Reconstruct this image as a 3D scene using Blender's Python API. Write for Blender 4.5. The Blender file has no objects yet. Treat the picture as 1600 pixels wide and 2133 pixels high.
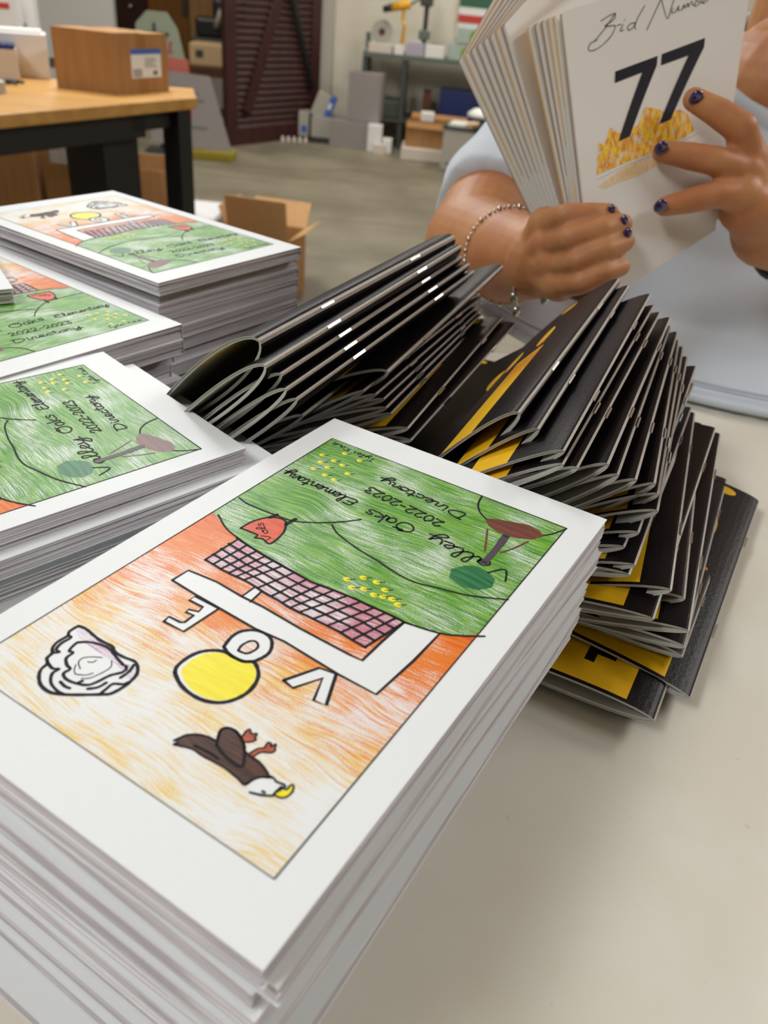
import bpy, bmesh, math, random
from mathutils import Vector, Matrix
from mathutils.geometry import tessellate_polygon

SC = bpy.context.scene
COL = SC.collection
rnd = random.Random(7)
def lin(c):
    return tuple(((v/255)/12.92 if v/255 <= .04045 else ((v/255+.055)/1.055)**2.4) for v in c)

# ---------------------------------------------------------------- camera
CAM_LOC = (0.0, 0.0, 0.27697)
CAM_ROT = ((0.99514, -0.099023, 0.0), (0.053945, 0.542127, 0.83857), (0.083038, 0.834464, -0.544771))
cam_d = bpy.data.cameras.new('camera'); cam = bpy.data.objects.new('camera', cam_d); COL.objects.link(cam)
m = Matrix(((CAM_ROT[0][0], CAM_ROT[0][1], 0), (CAM_ROT[1][0], CAM_ROT[1][1], 0), (CAM_ROT[2][0], CAM_ROT[2][1], 0)))
xa = Vector((CAM_ROT[0][0], CAM_ROT[1][0], CAM_ROT[2][0])); ya = Vector((CAM_ROT[0][1], CAM_ROT[1][1], CAM_ROT[2][1])); za = xa.cross(ya)
cam.matrix_world = Matrix(((xa.x, ya.x, za.x, CAM_LOC[0]), (xa.y, ya.y, za.y, CAM_LOC[1]), (xa.z, ya.z, za.z, CAM_LOC[2]), (0, 0, 0, 1)))
cam_d.sensor_fit = 'VERTICAL'; cam_d.sensor_height = 36.0; cam_d.lens = 1663.3*36.0/2133.0
cam_d.clip_start = .02; cam_d.clip_end = 60
cam_d.dof.use_dof = True; cam_d.dof.focus_distance = 0.345; cam_d.dof.aperture_fstop = 13.0
SC.camera = cam
# ---------------------------------------------------------------- world, view, light
w = bpy.data.worlds.new('world'); SC.world = w; w.use_nodes = True
w.node_tree.nodes['Background'].inputs[0].default_value = (.9, .95, 1, 1)
w.node_tree.nodes['Background'].inputs[1].default_value = .04
SC.view_settings.view_transform = 'Standard'; SC.view_settings.look = 'None'
SC.view_settings.exposure = 0.03; SC.view_settings.gamma = 1.0; SC.view_settings.use_curve_mapping = False
CEIL = 1.95
# ceiling panel lights: (x, y, size x, size y, watts, colour)
PANELS = [(-1.35, -.45, .6, 1.2, 32, (.97, .98, 1)), (-1.0, 2.9, .55, 1.2, 54, (.95, .98, 1)),
          (1.9, .7, .55, 1.2, 14, (.96, .95, 1)), (2.9, 2.1, .6, 1.2, 60, (1, .98, .93)),
          (-.6, 6.2, .55, 1.2, 30, (1, .97, .9)), (1.3, 7.4, .55, 1.2, 36, (1, .97, .9)), (-3.0, 2.4, .55, 1.2, 24, (1, .98, .95)), (-2.8, 7.6, .55, 1.2, 26, (1, .92, .78))]
for i, (x, y, sx, sy, e, c) in enumerate(PANELS):
    ld = bpy.data.lights.new('ceiling_light', 'AREA'); ld.shape = 'RECTANGLE'; ld.size = sx; ld.size_y = sy; ld.energy = e; ld.color = c
    lo = bpy.data.objects.new('ceiling_light', ld); lo.location = (x, y, CEIL-.075); COL.objects.link(lo)

CAM = {'loc': (0.0, 0.0, 0.277), 'rot': [[0.995085, -0.099021, -0.0], [0.053944, 0.542093, -0.838585], [0.083038, 0.834464, 0.544771]]}
FLOWERS = [(111.3, 16.1), (108.0, 21.7), (106.9, 28.3), (100.0, 29.6), (94.6, 30.3), (103.0, 23.6), (104.2, 17.0), (99.1, 17.6), (104.2, 8.4), (93.1, 22.3), (95.5, 9.3), (51.3, 83.5), (47.2, 79.1), (42.0, 78.3), (47.3, 86.3), (43.5, 84.4),
 (38.9, 84.9), (37.3, 80.2), (36.0, 83.7), (32.6, 82.9), (29.4, 84.3)]
NET = ([(97.9, 106.1), (87.9, 106.8), (79.5, 106.4), (63.1, 107.8), (53.8, 108.4), (39.5, 107.9), (26.7, 108.9)], [(98.0, 88.8), (85.3, 90.7), (74.9, 91.7), (60.4, 92.5), (46.7, 91.1), (33.0, 90.4), (22.8, 90.8)])
FILLS = [('sky', 1, [(0, 0), (117, 0), (117, 188), (0, 188)]),
 ('green', 2, [(117, 81.3), (106.1, 86.0), (99.1, 88.1), (85.2, 90.8), (74.9, 91.7), (60.4, 92.5), (46.7, 91.1), (32.9, 90.5), (23.3, 90.6), (10.9, 88.2), (3.4, 84.2), (0, 80.1), (0, 0), (117, 0)]),
 ('brown', 3, [(29.8, 15.2), (25.9, 19.3), (20.9, 20.9), (14.2, 20.3), (8.2, 17.1), (5.3, 12.1), (7.7, 9.1), (13.1, 7.8), (20.4, 10.3), (26.4, 12.7)]),
 ('bush', 3, [(24.4, 54.3), (21.3, 49.0), (17.4, 46.4), (12.5, 47.0), (8.5, 49.8), (7.3, 54.7), (10.7, 59.2), (16.0, 61.2), (19.8, 60.2), (22.5, 59.5)]),
 ('white', 3,
  [(98.6, 121.7), (98.2, 114.2), (85.8, 113.0), (74.1, 113.7), (64.7, 113.5), (48.4, 114.5), (28.7, 114.8), (24.0, 114.6), (23.7, 103.0), (22.8, 90.8), (10.5, 88.4), (10.9, 104.3), (12.6, 124.0), (26.4, 124.0), (48.9, 122.5), (59.9, 123.5),
   (76.1, 122.9), (88.1, 122.4)]),
 ('white', 4, [(74.1, 113.7), (73.9, 107.1), (70.6, 107.1), (70.0, 114.1)]),
 ('net', 4, [(97.9, 106.1), (87.9, 106.8), (79.5, 106.4), (63.1, 107.8), (53.8, 108.4), (39.5, 107.9), (26.7, 108.9), (22.8, 90.8), (33.0, 90.4), (46.7, 91.1), (60.4, 92.5), (74.9, 91.7), (85.3, 90.7), (98.0, 88.8)]),
 ('white', 4, [(38.3, 136.1), (32.8, 125.3), (27.1, 124.3), (22.1, 136.5), (26.2, 137.2), (29.4, 128.2), (34.1, 136.9)]),
 ('white', 3,
  [(66.1, 153.3), (67.6, 150.9), (67.7, 146.2), (66.5, 142.2), (63.8, 139.2), (60.7, 137.6), (56.7, 137.6), (53.1, 137.2), (50.6, 135.6), (47.9, 136.8), (45.4, 139.4), (43.9, 143.3), (43.8, 147.6), (45.5, 152.0), (48.4, 154.9),
   (53.0, 156.6), (58.4, 156.5), (62.5, 155.3)]),
 ('yellow', 4,
  [(64.6, 152.3), (66.0, 150.0), (66.1, 145.8), (65.1, 142.1), (62.7, 139.4), (59.9, 138.0), (56.2, 138.0), (53.0, 137.7), (50.8, 136.2), (48.2, 137.3), (45.9, 139.8), (44.4, 143.4), (44.3, 147.4), (45.8, 151.3), (48.4, 154.0),
   (52.6, 155.5), (57.5, 155.3), (61.3, 154.2)]),
 ('white', 5, [(62.2, 136.0), (63.3, 131.5), (62.8, 127.5), (60.2, 124.6), (56.7, 123.4), (53.0, 124.1), (50.6, 126.5), (49.3, 129.7), (49.8, 133.2), (51.5, 136.2), (54.8, 137.5), (59.0, 137.3)]),
 ('sky', 6, [(57.6, 134.5), (58.2, 132.1), (57.6, 129.3), (56.1, 128.1), (54.3, 128.8), (53.5, 130.6), (54.3, 133.6), (55.9, 134.4)]),
 ('white', 4, [(85.4, 138.7), (85.8, 136.0), (81.0, 135.8), (79.9, 135.0), (80.0, 130.7), (83.1, 131.1), (83.3, 129.5), (80.0, 128.4), (80.5, 125.8), (86.6, 125.9), (86.4, 123.2), (75.9, 123.3), (77.0, 138.4)]),
 ('cab', 3,
  [(104.8, 156.5), (104.9, 159.9), (103.7, 161.5), (103.9, 165.2), (102.9, 167.8), (101.2, 169.3), (100.6, 171.7), (98.7, 173.0), (98.0, 176.0), (95.5, 178.5), (92.4, 180.0), (88.6, 180.1), (85.3, 178.6), (81.0, 175.6), (76.4, 171.9),
   (74.7, 170.3), (73.9, 166.9), (73.9, 163.4), (75.0, 159.8), (78.6, 157.1), (82.9, 157.7), (86.6, 157.8), (89.4, 156.6), (94.1, 156.9), (97.5, 156.6), (101.8, 156.0)]),
 ('purple', 4,
  [(103.8, 157.3), (100.9, 156.7), (96.6, 157.4), (93.5, 157.4), (88.9, 157.7), (85.6, 158.9), (80.5, 159.5), (78.5, 158.0), (75.4, 160.1), (74.6, 163.1), (77.8, 162.9), (79.8, 161.8), (83.6, 161.0), (86.8, 160.8), (91.5, 160.7),
   (95.6, 160.5), (100.0, 160.1), (103.3, 158.7)]),
 ('brown2', 3,
  [(48.0, 172.0), (47.4, 170.4), (46.5, 168.4), (44.0, 166.5), (41.3, 165.5), (38.8, 165.1), (40.2, 162.1), (39.5, 160.1), (37.5, 159.6), (34.3, 160.2), (31.2, 162.2), (30.1, 163.4), (27.3, 163.8), (24.8, 163.9), (21.7, 164.8),
   (19.8, 165.8), (18.5, 165.8), (21.1, 167.5), (22.3, 169.5), (22.9, 171.8), (26.1, 171.3), (30.7, 170.8), (34.6, 171.0), (38.2, 171.3), (41.9, 171.2), (45.1, 172.3), (47.1, 173.0), (46.6, 172.0)]),
 ('brown2', 4, [(37.7, 166.3), (40.2, 162.1), (39.5, 160.1), (37.1, 159.5), (34.1, 160.5), (31.1, 162.5), (27.3, 167.5), (30.3, 168.1), (34.4, 167.5)]),
 ('white', 4, [(22.9, 171.8), (22.3, 169.5), (21.1, 167.5), (18.5, 165.8), (16.8, 166.2), (14.1, 165.9), (15.0, 169.2), (14.9, 170.1), (17.4, 171.7), (20.3, 172.8)]),
 ('yellow', 5, [(14.9, 166.7), (13.2, 166.6), (13.2, 165.0), (12.5, 164.5), (11.6, 166.1), (11.7, 168.1), (12.6, 169.3), (14.2, 169.7), (15.0, 169.2)]),
 ('redbrown', 3, [(33.9, 160.3), (34.4, 158.1), (34.0, 156.7), (32.6, 157.6), (31.4, 156.7), (30.9, 158.1), (30.2, 158.6), (30.8, 159.9), (32.2, 161.0)]),
 ('redbrown', 3, [(28.6, 163.1), (27.9, 160.7), (26.7, 159.4), (27.0, 157.4), (26.0, 157.1), (25.4, 158.0), (24.9, 156.5), (24.2, 157.6), (23.6, 158.5), (24.2, 159.8), (26.3, 161.0), (27.1, 163.6)]),
 ('redor3', 4, [(101.3, 82.8), (100.8, 76.5), (98.1, 70.7), (94.6, 68.2), (91.5, 68.1), (89.5, 69.9), (86.7, 75.3), (86.1, 83.7), (90.3, 83.0), (93.0, 84.3), (93.7, 82.2)])]
STROKES = [(0.8, [(114.0, 81.3), (106.1, 86.0), (99.1, 88.1), (85.2, 90.8), (74.9, 91.7), (60.4, 92.5), (46.7, 91.1), (32.9, 90.5), (23.3, 90.6), (10.9, 88.2), (3.4, 84.2), (-2.2, 80.1)], 'ink'),
 (0.8, [(115.8, 66.9), (109.8, 68.0), (98.3, 67.4), (89.0, 66.2), (80.9, 61.2), (73.9, 54.8), (68.7, 48.2)], 'ink'),
 (0.8, [(75.6, 58.5), (70.1, 62.3), (58.2, 65.7), (47.8, 67.4), (39.7, 69.3), (31.4, 69.7), (22.9, 67.4), (11.9, 64.1), (-0.3, 57.5)], 'ink'), (0.8, [(38.4, 0.6), (36.8, 7.3), (33.4, 12.3), (29.5, 15.0)], 'ink'),
 (0.7, [(5.7, 11.3), (2.9, 7.5), (-0.2, 0.3)], 'ink'), (3.0, [(17.4, 20.8), (16.5, 32.4), (16.4, 43.3)], 'trunk'), (0.8, [(25.3, 21.8), (22.7, 28.1), (19.6, 35.7)], 'brown'), (0.8, [(8.7, 19.1), (11.2, 26.7), (14.2, 33.1)], 'brown'),
 (0.95,
  [(98.6, 121.7), (98.2, 114.2), (85.8, 113.0), (74.1, 113.7), (64.7, 113.5), (48.4, 114.5), (28.7, 114.8), (24.0, 114.6), (23.7, 103.0), (22.8, 90.8), (10.5, 88.4), (10.9, 104.3), (12.6, 124.0), (26.4, 124.0), (48.9, 122.5), (59.9, 123.5),
   (76.1, 122.9), (88.1, 122.4), (98.6, 121.7)],
  'inks'),
 (0.8, [(74.1, 113.7), (73.9, 107.1), (70.6, 107.1), (70.0, 114.1)], 'inks'), (1.1, [(38.3, 136.1), (32.8, 125.3), (27.1, 124.3), (22.1, 136.5), (26.2, 137.2), (29.4, 128.2), (34.1, 136.9), (38.3, 136.1)], 'inks'),
 (1.3,
  [(66.1, 153.3), (67.6, 150.9), (67.7, 146.2), (66.5, 142.2), (63.8, 139.2), (60.7, 137.6), (56.7, 137.6), (53.1, 137.2), (50.6, 135.6), (47.9, 136.8), (45.4, 139.4), (43.9, 143.3), (43.8, 147.6), (45.5, 152.0), (48.4, 154.9),
   (53.0, 156.6), (58.4, 156.5), (62.5, 155.3), (66.1, 153.3)],
  'ink'),
 (1.2, [(62.2, 136.0), (63.3, 131.5), (62.8, 127.5), (60.2, 124.6), (56.7, 123.4), (53.0, 124.1), (50.6, 126.5), (49.3, 129.7), (49.8, 133.2), (51.5, 136.2), (54.8, 137.5), (59.0, 137.3), (62.2, 136.0)], 'ink2'),
 (0.9, [(57.6, 134.5), (58.2, 132.1), (57.6, 129.3), (56.1, 128.1), (54.3, 128.8), (53.5, 130.6), (54.3, 133.6), (55.9, 134.4), (57.6, 134.5)], 'ink2'),
 (1.0, [(85.4, 138.7), (85.8, 136.0), (81.0, 135.8), (79.9, 135.0), (80.0, 130.7), (83.1, 131.1), (83.3, 129.5), (80.0, 128.4), (80.5, 125.8), (86.6, 125.9), (86.4, 123.2), (75.9, 123.3), (77.0, 138.4), (85.4, 138.7)], 'inks'),
 (1.1,
  [(104.8, 156.5), (104.9, 159.9), (103.7, 161.5), (103.9, 165.2), (102.9, 167.8), (101.2, 169.3), (100.6, 171.7), (98.7, 173.0), (98.0, 176.0), (95.5, 178.5), (92.4, 180.0), (88.6, 180.1), (85.3, 178.6), (81.0, 175.6), (76.4, 171.9),
   (74.7, 170.3), (73.9, 166.9), (73.9, 163.4), (75.0, 159.8), (78.6, 157.1), (82.9, 157.7), (86.6, 157.8), (89.4, 156.6), (94.1, 156.9), (97.5, 156.6), (101.8, 156.0), (104.8, 156.5)],
  'ink'),
 (1.0, [(103.7, 161.5), (102.3, 161.4), (102.5, 165.0), (101.5, 167.6), (99.8, 167.7), (101.1, 169.2)], 'ink'), (1.0, [(99.4, 172.6), (95.9, 173.5), (94.1, 172.5), (94.2, 174.9), (91.4, 177.6), (87.2, 178.6), (84.9, 178.3)], 'ink'),
 (1.0,
  [(99.1, 161.8), (98.6, 164.4), (97.8, 165.7), (96.4, 165.5), (96.2, 168.2), (93.8, 170.0), (91.6, 170.6), (91.7, 172.9), (89.2, 174.0), (85.5, 173.4), (82.5, 171.9), (81.3, 169.3), (80.4, 165.4), (78.7, 162.7), (78.6, 160.9),
   (79.7, 159.9)],
  'ink'),
 (1.0, [(99.1, 161.8), (96.6, 159.6), (92.6, 158.1), (89.1, 157.8), (84.7, 159.1), (80.6, 160.1)], 'ink'), (1.0, [(85.5, 173.4), (85.0, 171.7)], 'ink'),
 (1.0, [(77.0, 172.3), (77.1, 169.8), (77.1, 167.3), (74.7, 165.6), (74.0, 164.0)], 'ink'), (1.0, [(89.7, 175.7), (87.3, 176.1), (85.5, 175.8)], 'ink'), (1.0, [(81.3, 172.9), (79.5, 170.8), (79.0, 168.1)], 'ink'),
 (1.0, [(78.2, 158.2), (77.2, 161.1), (77.3, 164.3)], 'ink'), (0.35, [(89.3, 168.8), (92.0, 167.2), (92.3, 165.1), (90.4, 163.2), (88.0, 161.7)], 'ink'), (0.35, [(88.8, 171.1), (86.1, 169.6), (85.0, 167.7)], 'ink'),
 (0.35, [(91.7, 168.4), (90.4, 170.1), (88.8, 171.1)], 'ink'), (0.35, [(89.9, 165.5), (88.6, 164.7), (88.5, 163.5)], 'ink'), (0.35, [(84.7, 161.0), (82.9, 162.9), (83.1, 166.2), (84.3, 169.8), (86.0, 171.2)], 'ink'),
 (0.7,
  [(48.0, 172.0), (47.4, 170.4), (46.5, 168.4), (44.0, 166.5), (41.3, 165.5), (38.8, 165.1), (40.2, 162.1), (39.5, 160.1), (37.5, 159.6), (34.3, 160.2), (31.2, 162.2), (30.1, 163.4), (27.3, 163.8), (24.8, 163.9), (21.7, 164.8),
   (19.8, 165.8), (18.5, 165.8), (21.1, 167.5), (22.3, 169.5), (22.9, 171.8), (26.1, 171.3), (30.7, 170.8), (34.6, 171.0), (38.2, 171.3), (41.9, 171.2), (45.1, 172.3), (47.1, 173.0), (46.6, 172.0)],
  'ink'),
 (0.9, [(37.7, 166.3), (40.2, 162.1), (39.5, 160.1), (37.1, 159.5), (34.1, 160.5), (31.1, 162.5), (27.3, 167.5), (30.3, 168.1), (34.4, 167.5), (37.7, 166.3)], 'ink'),
 (0.7, [(22.9, 171.8), (22.3, 169.5), (21.1, 167.5), (18.5, 165.8), (16.8, 166.2), (14.1, 165.9), (15.0, 169.2), (14.9, 170.1), (17.4, 171.7), (20.3, 172.8)], 'ink'),
 (0.6, [(14.9, 166.7), (13.2, 166.6), (13.2, 165.0), (12.5, 164.5), (11.6, 166.1), (11.7, 168.1), (12.6, 169.3), (14.2, 169.7), (15.0, 169.2), (14.9, 166.7)], 'ink2'),
 (0.55, [(33.9, 160.3), (34.4, 158.1), (34.0, 156.7), (32.6, 157.6), (31.4, 156.7), (30.9, 158.1), (30.2, 158.6), (30.8, 159.9), (32.2, 161.0)], 'ink'),
 (0.55, [(28.6, 163.1), (27.9, 160.7), (26.7, 159.4), (27.0, 157.4), (26.0, 157.1), (25.4, 158.0), (24.9, 156.5), (24.2, 157.6), (23.6, 158.5), (24.2, 159.8), (26.3, 161.0), (27.1, 163.6)], 'ink'),
 (0.8, [(17.9, 170.7), (17.2, 170.6)], 'ink'), (0.8, [(42.3, 170.0), (39.9, 169.6), (36.9, 169.4), (34.3, 169.5)], 'ink'),
 (0.9, [(101.3, 82.8), (100.8, 76.5), (98.1, 70.7), (94.6, 68.2), (91.5, 68.1), (89.5, 69.9), (86.7, 75.3), (86.1, 83.7), (90.3, 83.0), (93.0, 84.3), (93.7, 82.2), (101.3, 82.8)], 'ink2'), (1.6, [(97.4, 70.1), (96.4, 66.7)], 'ink2'),
 (1.6, [(89.5, 69.9), (88.9, 64.5)], 'ink2'), (0.5, [(0, 0), (117, 0), (117, 188), (0, 188), (0, 0)], 'frame')]
TEXT = [('Valley', (4.5, 41.7), (42.0, 38.9), 5.2), ('Oaks', (48.4, 38.6), (70.9, 39.4), 5.0), ('Elementary', (77.1, 37.5), (115.1, 36.9), 4.2), ('2022-2023', (41.0, 28.3), (79.7, 24.6), 4.0), ('Directory', (37.0, 17.5), (80.0, 14.8), 4.0),
 ('Vols', (87.0, 81.2), (97.7, 74.4), 2.6), ('Tyler Kauk', (90.4, 3.7), (114.7, 2.4), 2.4)]
PROG_R = [((0.1524, 0.2763, 0.01), (0.2504, 0.4687, 0.0105), -0.087, 0.007), ((0.1305, 0.2576, 0.012), (0.2256, 0.4514, 0.0055), 0.032, 0.009), ((0.1491, 0.2915, 0.022), (0.2443, 0.4842, 0.0014), 0.014, 0.006),
 ((0.1473, 0.2893, 0.03), (0.233, 0.4869, 0.0145), 0.096, 0.006), ((0.1464, 0.2891, 0.04), (0.2203, 0.4919, 0.046), 0.218, 0.006), ((0.1285, 0.2891, 0.045), (0.2138, 0.4873, 0.052), 0.192, 0.006),
 ((0.1476, 0.3068, 0.045), (0.2146, 0.512, 0.0425), 0.271, 0.009), ((0.1383, 0.3032, 0.052), (0.2057, 0.5083, 0.052), 0.374, 0.008), ((0.1187, 0.3081, 0.055), (0.2036, 0.5065, 0.05), 0.253, 0.006),
 ((0.1204, 0.3093, 0.06), (0.2025, 0.5089, 0.0555), 0.401, 0.006), ((0.1161, 0.3179, 0.064), (0.2017, 0.5159, 0.0705), 0.468, 0.006), ((0.1225, 0.3225, 0.07), (0.2024, 0.5228, 0.08), 0.517, 0.007),
 ((0.1302, 0.3276, 0.08), (0.1983, 0.5325, 0.0825), 0.541, 0.008), ((0.1302, 0.3333, 0.086), (0.1958, 0.539, 0.087), 0.611, 0.008), ((0.1275, 0.3343, 0.091), (0.1922, 0.5403, 0.091), 0.7, 0.008),
 ((0.1144, 0.3236, 0.098), (0.1851, 0.5276, 0.101), 0.672, 0.008), ((0.1037, 0.3174, 0.103), (0.1768, 0.5205, 0.107), 0.707, 0.008), ((0.0979, 0.3171, 0.108), (0.1747, 0.5188, 0.113), 0.689, 0.009),
 ((0.0812, 0.3037, 0.112), (0.1623, 0.5036, 0.1205), 0.602, 0.007), ((0.0743, 0.3018, 0.114), (0.1564, 0.5011, 0.1255), 0.646, 0.006), ((0.0745, 0.3065, 0.118), (0.1542, 0.5068, 0.1306), 0.654, 0.007),
 ((0.0661, 0.328, 0.1165), (0.1455, 0.5285, 0.1285), 0.82, 0.009), ((0.0582, 0.3401, 0.118), (0.1409, 0.5392, 0.129), 0.89, 0.012)]
PROG_B = [((0.0407, 0.4799, 0.012), (0.1034, 0.6548, 0.003), 0.014, 0.006), ((0.0373, 0.4729, 0.02), (0.1048, 0.6772, 0.0021), 0.014, 0.006), ((0.0337, 0.4605, 0.03), (0.0939, 0.6669, 0.0095), 0.061, 0.006),
 ((0.011, 0.3973, 0.068), (0.0864, 0.5996, 0.071), 0.227, 0.006), ((0.0086, 0.3959, 0.076), (0.0759, 0.601, 0.0745), 0.401, 0.006), ((-0.0014, 0.4041, 0.08), (0.0612, 0.6104, 0.0675), 0.496, 0.005),
 ((-0.0044, 0.4025, 0.084), (0.0601, 0.6083, 0.073), 0.454, 0.006), ((-0.0062, 0.4048, 0.088), (0.0599, 0.61, 0.0765), 0.445, 0.005), ((-0.0108, 0.4013, 0.092), (0.0585, 0.6056, 0.0825), 0.541, 0.005),
 ((-0.0174, 0.3932, 0.097), (0.0576, 0.5955, 0.091), 0.628, 0.005), ((-0.0055, 0.4057, 0.104), (0.0706, 0.6076, 0.1115), 0.541, 0.012), ((-0.0479, 0.379, 0.086), (0.031, 0.58, 0.0855), 0.65, 0.008),
 ((-0.0456, 0.3376, 0.115), (0.0435, 0.5339, 0.1265), 0.75, 0.008), ((-0.0506, 0.3361, 0.12), (0.0396, 0.5319, 0.1315), 0.75, 0.009), ((-0.0536, 0.3414, 0.125), (0.0345, 0.5384, 0.134), 0.75, 0.01),
 ((-0.0604, 0.3374, 0.13), (0.0327, 0.5318, 0.1425), 0.75, 0.013), ((-0.0661, 0.354, 0.135), (0.0284, 0.5479, 0.144), 0.75, 0.02)]
PROG_X = [((0.0606, 0.3241, 0.083), (0.1442, 0.5212, 0.1109), 0.627, 0.006)]
PACK = [[(0.0971, 0.72, 0.2747), (0.2423, 0.766, 0.3272), (0.2456, 0.6839, 0.1365), (0.1427, 0.5951, 0.0917)], [(0.0934, 0.7251, 0.2728), (0.2338, 0.8732, 0.3475), (0.244, 0.7657, 0.1419), (0.1422, 0.6027, 0.0906)],
 [(0.0895, 0.7263, 0.2709), (0.229, 0.8781, 0.3486), (0.2436, 0.7713, 0.1407), (0.1421, 0.6044, 0.09)], [(0.0853, 0.7276, 0.2686), (0.2236, 0.8835, 0.3498), (0.243, 0.7773, 0.1394), (0.142, 0.6062, 0.0894)],
 [(0.0807, 0.729, 0.2663), (0.2178, 0.8892, 0.3511), (0.2424, 0.7837, 0.138), (0.1419, 0.6083, 0.0887)], [(0.0754, 0.7304, 0.2632), (0.2111, 0.8958, 0.3526), (0.2416, 0.7911, 0.1364), (0.1417, 0.6106, 0.0879)],
 [(0.0564, 0.7363, 0.2631), (0.1331, 0.8993, 0.3396), (0.2363, 0.8269, 0.1547), (0.1415, 0.6167, 0.0881)], [(0.052, 0.7356, 0.2594), (0.1247, 0.8975, 0.3368), (0.2328, 0.8282, 0.1542), (0.1402, 0.6183, 0.088)],
 [(0.0476, 0.7349, 0.2557), (0.1163, 0.8957, 0.334), (0.2294, 0.8295, 0.1536), (0.1389, 0.6199, 0.0879)], [(0.0431, 0.7342, 0.252), (0.108, 0.8939, 0.3313), (0.2259, 0.8309, 0.153), (0.1375, 0.6215, 0.0878)],
 [(0.0386, 0.7335, 0.2483), (0.0996, 0.8921, 0.3285), (0.2224, 0.8322, 0.1525), (0.1362, 0.6232, 0.0877)], [(0.0341, 0.7328, 0.2445), (0.0912, 0.8902, 0.3257), (0.2188, 0.8336, 0.1519), (0.1349, 0.6248, 0.0875)],
 [(0.0296, 0.732, 0.2408), (0.0829, 0.8884, 0.3229), (0.2153, 0.8349, 0.1514), (0.1335, 0.6264, 0.0874)], [(0.0251, 0.7313, 0.237), (0.0745, 0.8866, 0.3201), (0.2118, 0.8362, 0.1508), (0.1321, 0.6281, 0.0873)]]
P77 = [[(0.2465, 0.7423), (0.4881, 0.7439), (0.4833, 0.7124), (0.3136, 0.5041), (0.2442, 0.5039), (0.3992, 0.7068), (0.2409, 0.7046)],
 [(0.512, 0.7444), (0.7618, 0.747), (0.76, 0.7159), (0.5738, 0.5041), (0.5011, 0.5052), (0.6702, 0.7068), (0.5076, 0.7071)]]
BID = [[(0.2629, 0.9392), (0.2028, 0.8983), (0.1421, 0.8662)],
 [(0.1859, 0.9278), (0.2263, 0.9363), (0.2627, 0.9371), (0.2513, 0.918), (0.2036, 0.9068), (0.2497, 0.899), (0.2592, 0.8926), (0.2333, 0.8659), (0.1767, 0.8437), (0.1285, 0.8391), (0.1095, 0.8496), (0.1252, 0.8656), (0.1593, 0.869)],
 [(0.2695, 0.8947), (0.2896, 0.8947)], [(0.3009, 0.8919), (0.2847, 0.8721), (0.3031, 0.8733)], [(0.3083, 0.9036), (0.3105, 0.9062)], [(0.3666, 0.8838), (0.3397, 0.8861), (0.3235, 0.8758), (0.3318, 0.8654), (0.356, 0.8719), (0.368, 0.8835)],
 [(0.4184, 0.9317), (0.3772, 0.8953), (0.3627, 0.8704), (0.3692, 0.8617)], [(0.5019, 0.9333), (0.4651, 0.8895), (0.4271, 0.8458)], [(0.5051, 0.9378), (0.5193, 0.8995), (0.5408, 0.8604), (0.5602, 0.8951), (0.5778, 0.9258)],
 [(0.5686, 0.8899), (0.5623, 0.8752), (0.585, 0.876), (0.5999, 0.8918), (0.5981, 0.875), (0.6055, 0.8768)],
 [(0.6148, 0.8714), (0.6301, 0.8898), (0.6324, 0.8763), (0.6506, 0.8906), (0.6517, 0.8757), (0.671, 0.8923), (0.6763, 0.8783), (0.6846, 0.8782)], [(0.7098, 0.9151), (0.6884, 0.8744), (0.7059, 0.872), (0.7174, 0.8808), (0.699, 0.8864)],
 [(0.7264, 0.875), (0.7432, 0.8788), (0.7319, 0.8872), (0.7247, 0.8775), (0.7443, 0.87)], [(0.7545, 0.8713), (0.7601, 0.8822), (0.7777, 0.8793)]]
LOOSE = (-0.2447, 0.4823, 0.1019)
FLAME = [(0.0969, 0.4225), (0.1215, 0.5286), (0.1577, 0.5117), (0.2024, 0.5619), (0.2529, 0.5288), (0.3624, 0.5301), (0.395, 0.5663), (0.4148, 0.5837), (0.465, 0.5681), (0.5042, 0.5549), (0.5525, 0.531), (0.6331, 0.5261), (0.6842, 0.5014),
 (0.7439, 0.4255), (0.6762, 0.4187), (0.4733, 0.4126), (0.2911, 0.4201)]
FLAME2 = [(0.0985, 0.3835), (0.282, 0.4092), (0.4733, 0.4037), (0.7758, 0.3868), (0.7337, 0.3741), (0.5251, 0.365), (0.3536, 0.3573), (0.2198, 0.3675), (0.1366, 0.3658)]
LINE = [[(0.0948, 0.4102), (0.2908, 0.4158), (0.4733, 0.4103), (0.7968, 0.4178)]]
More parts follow.
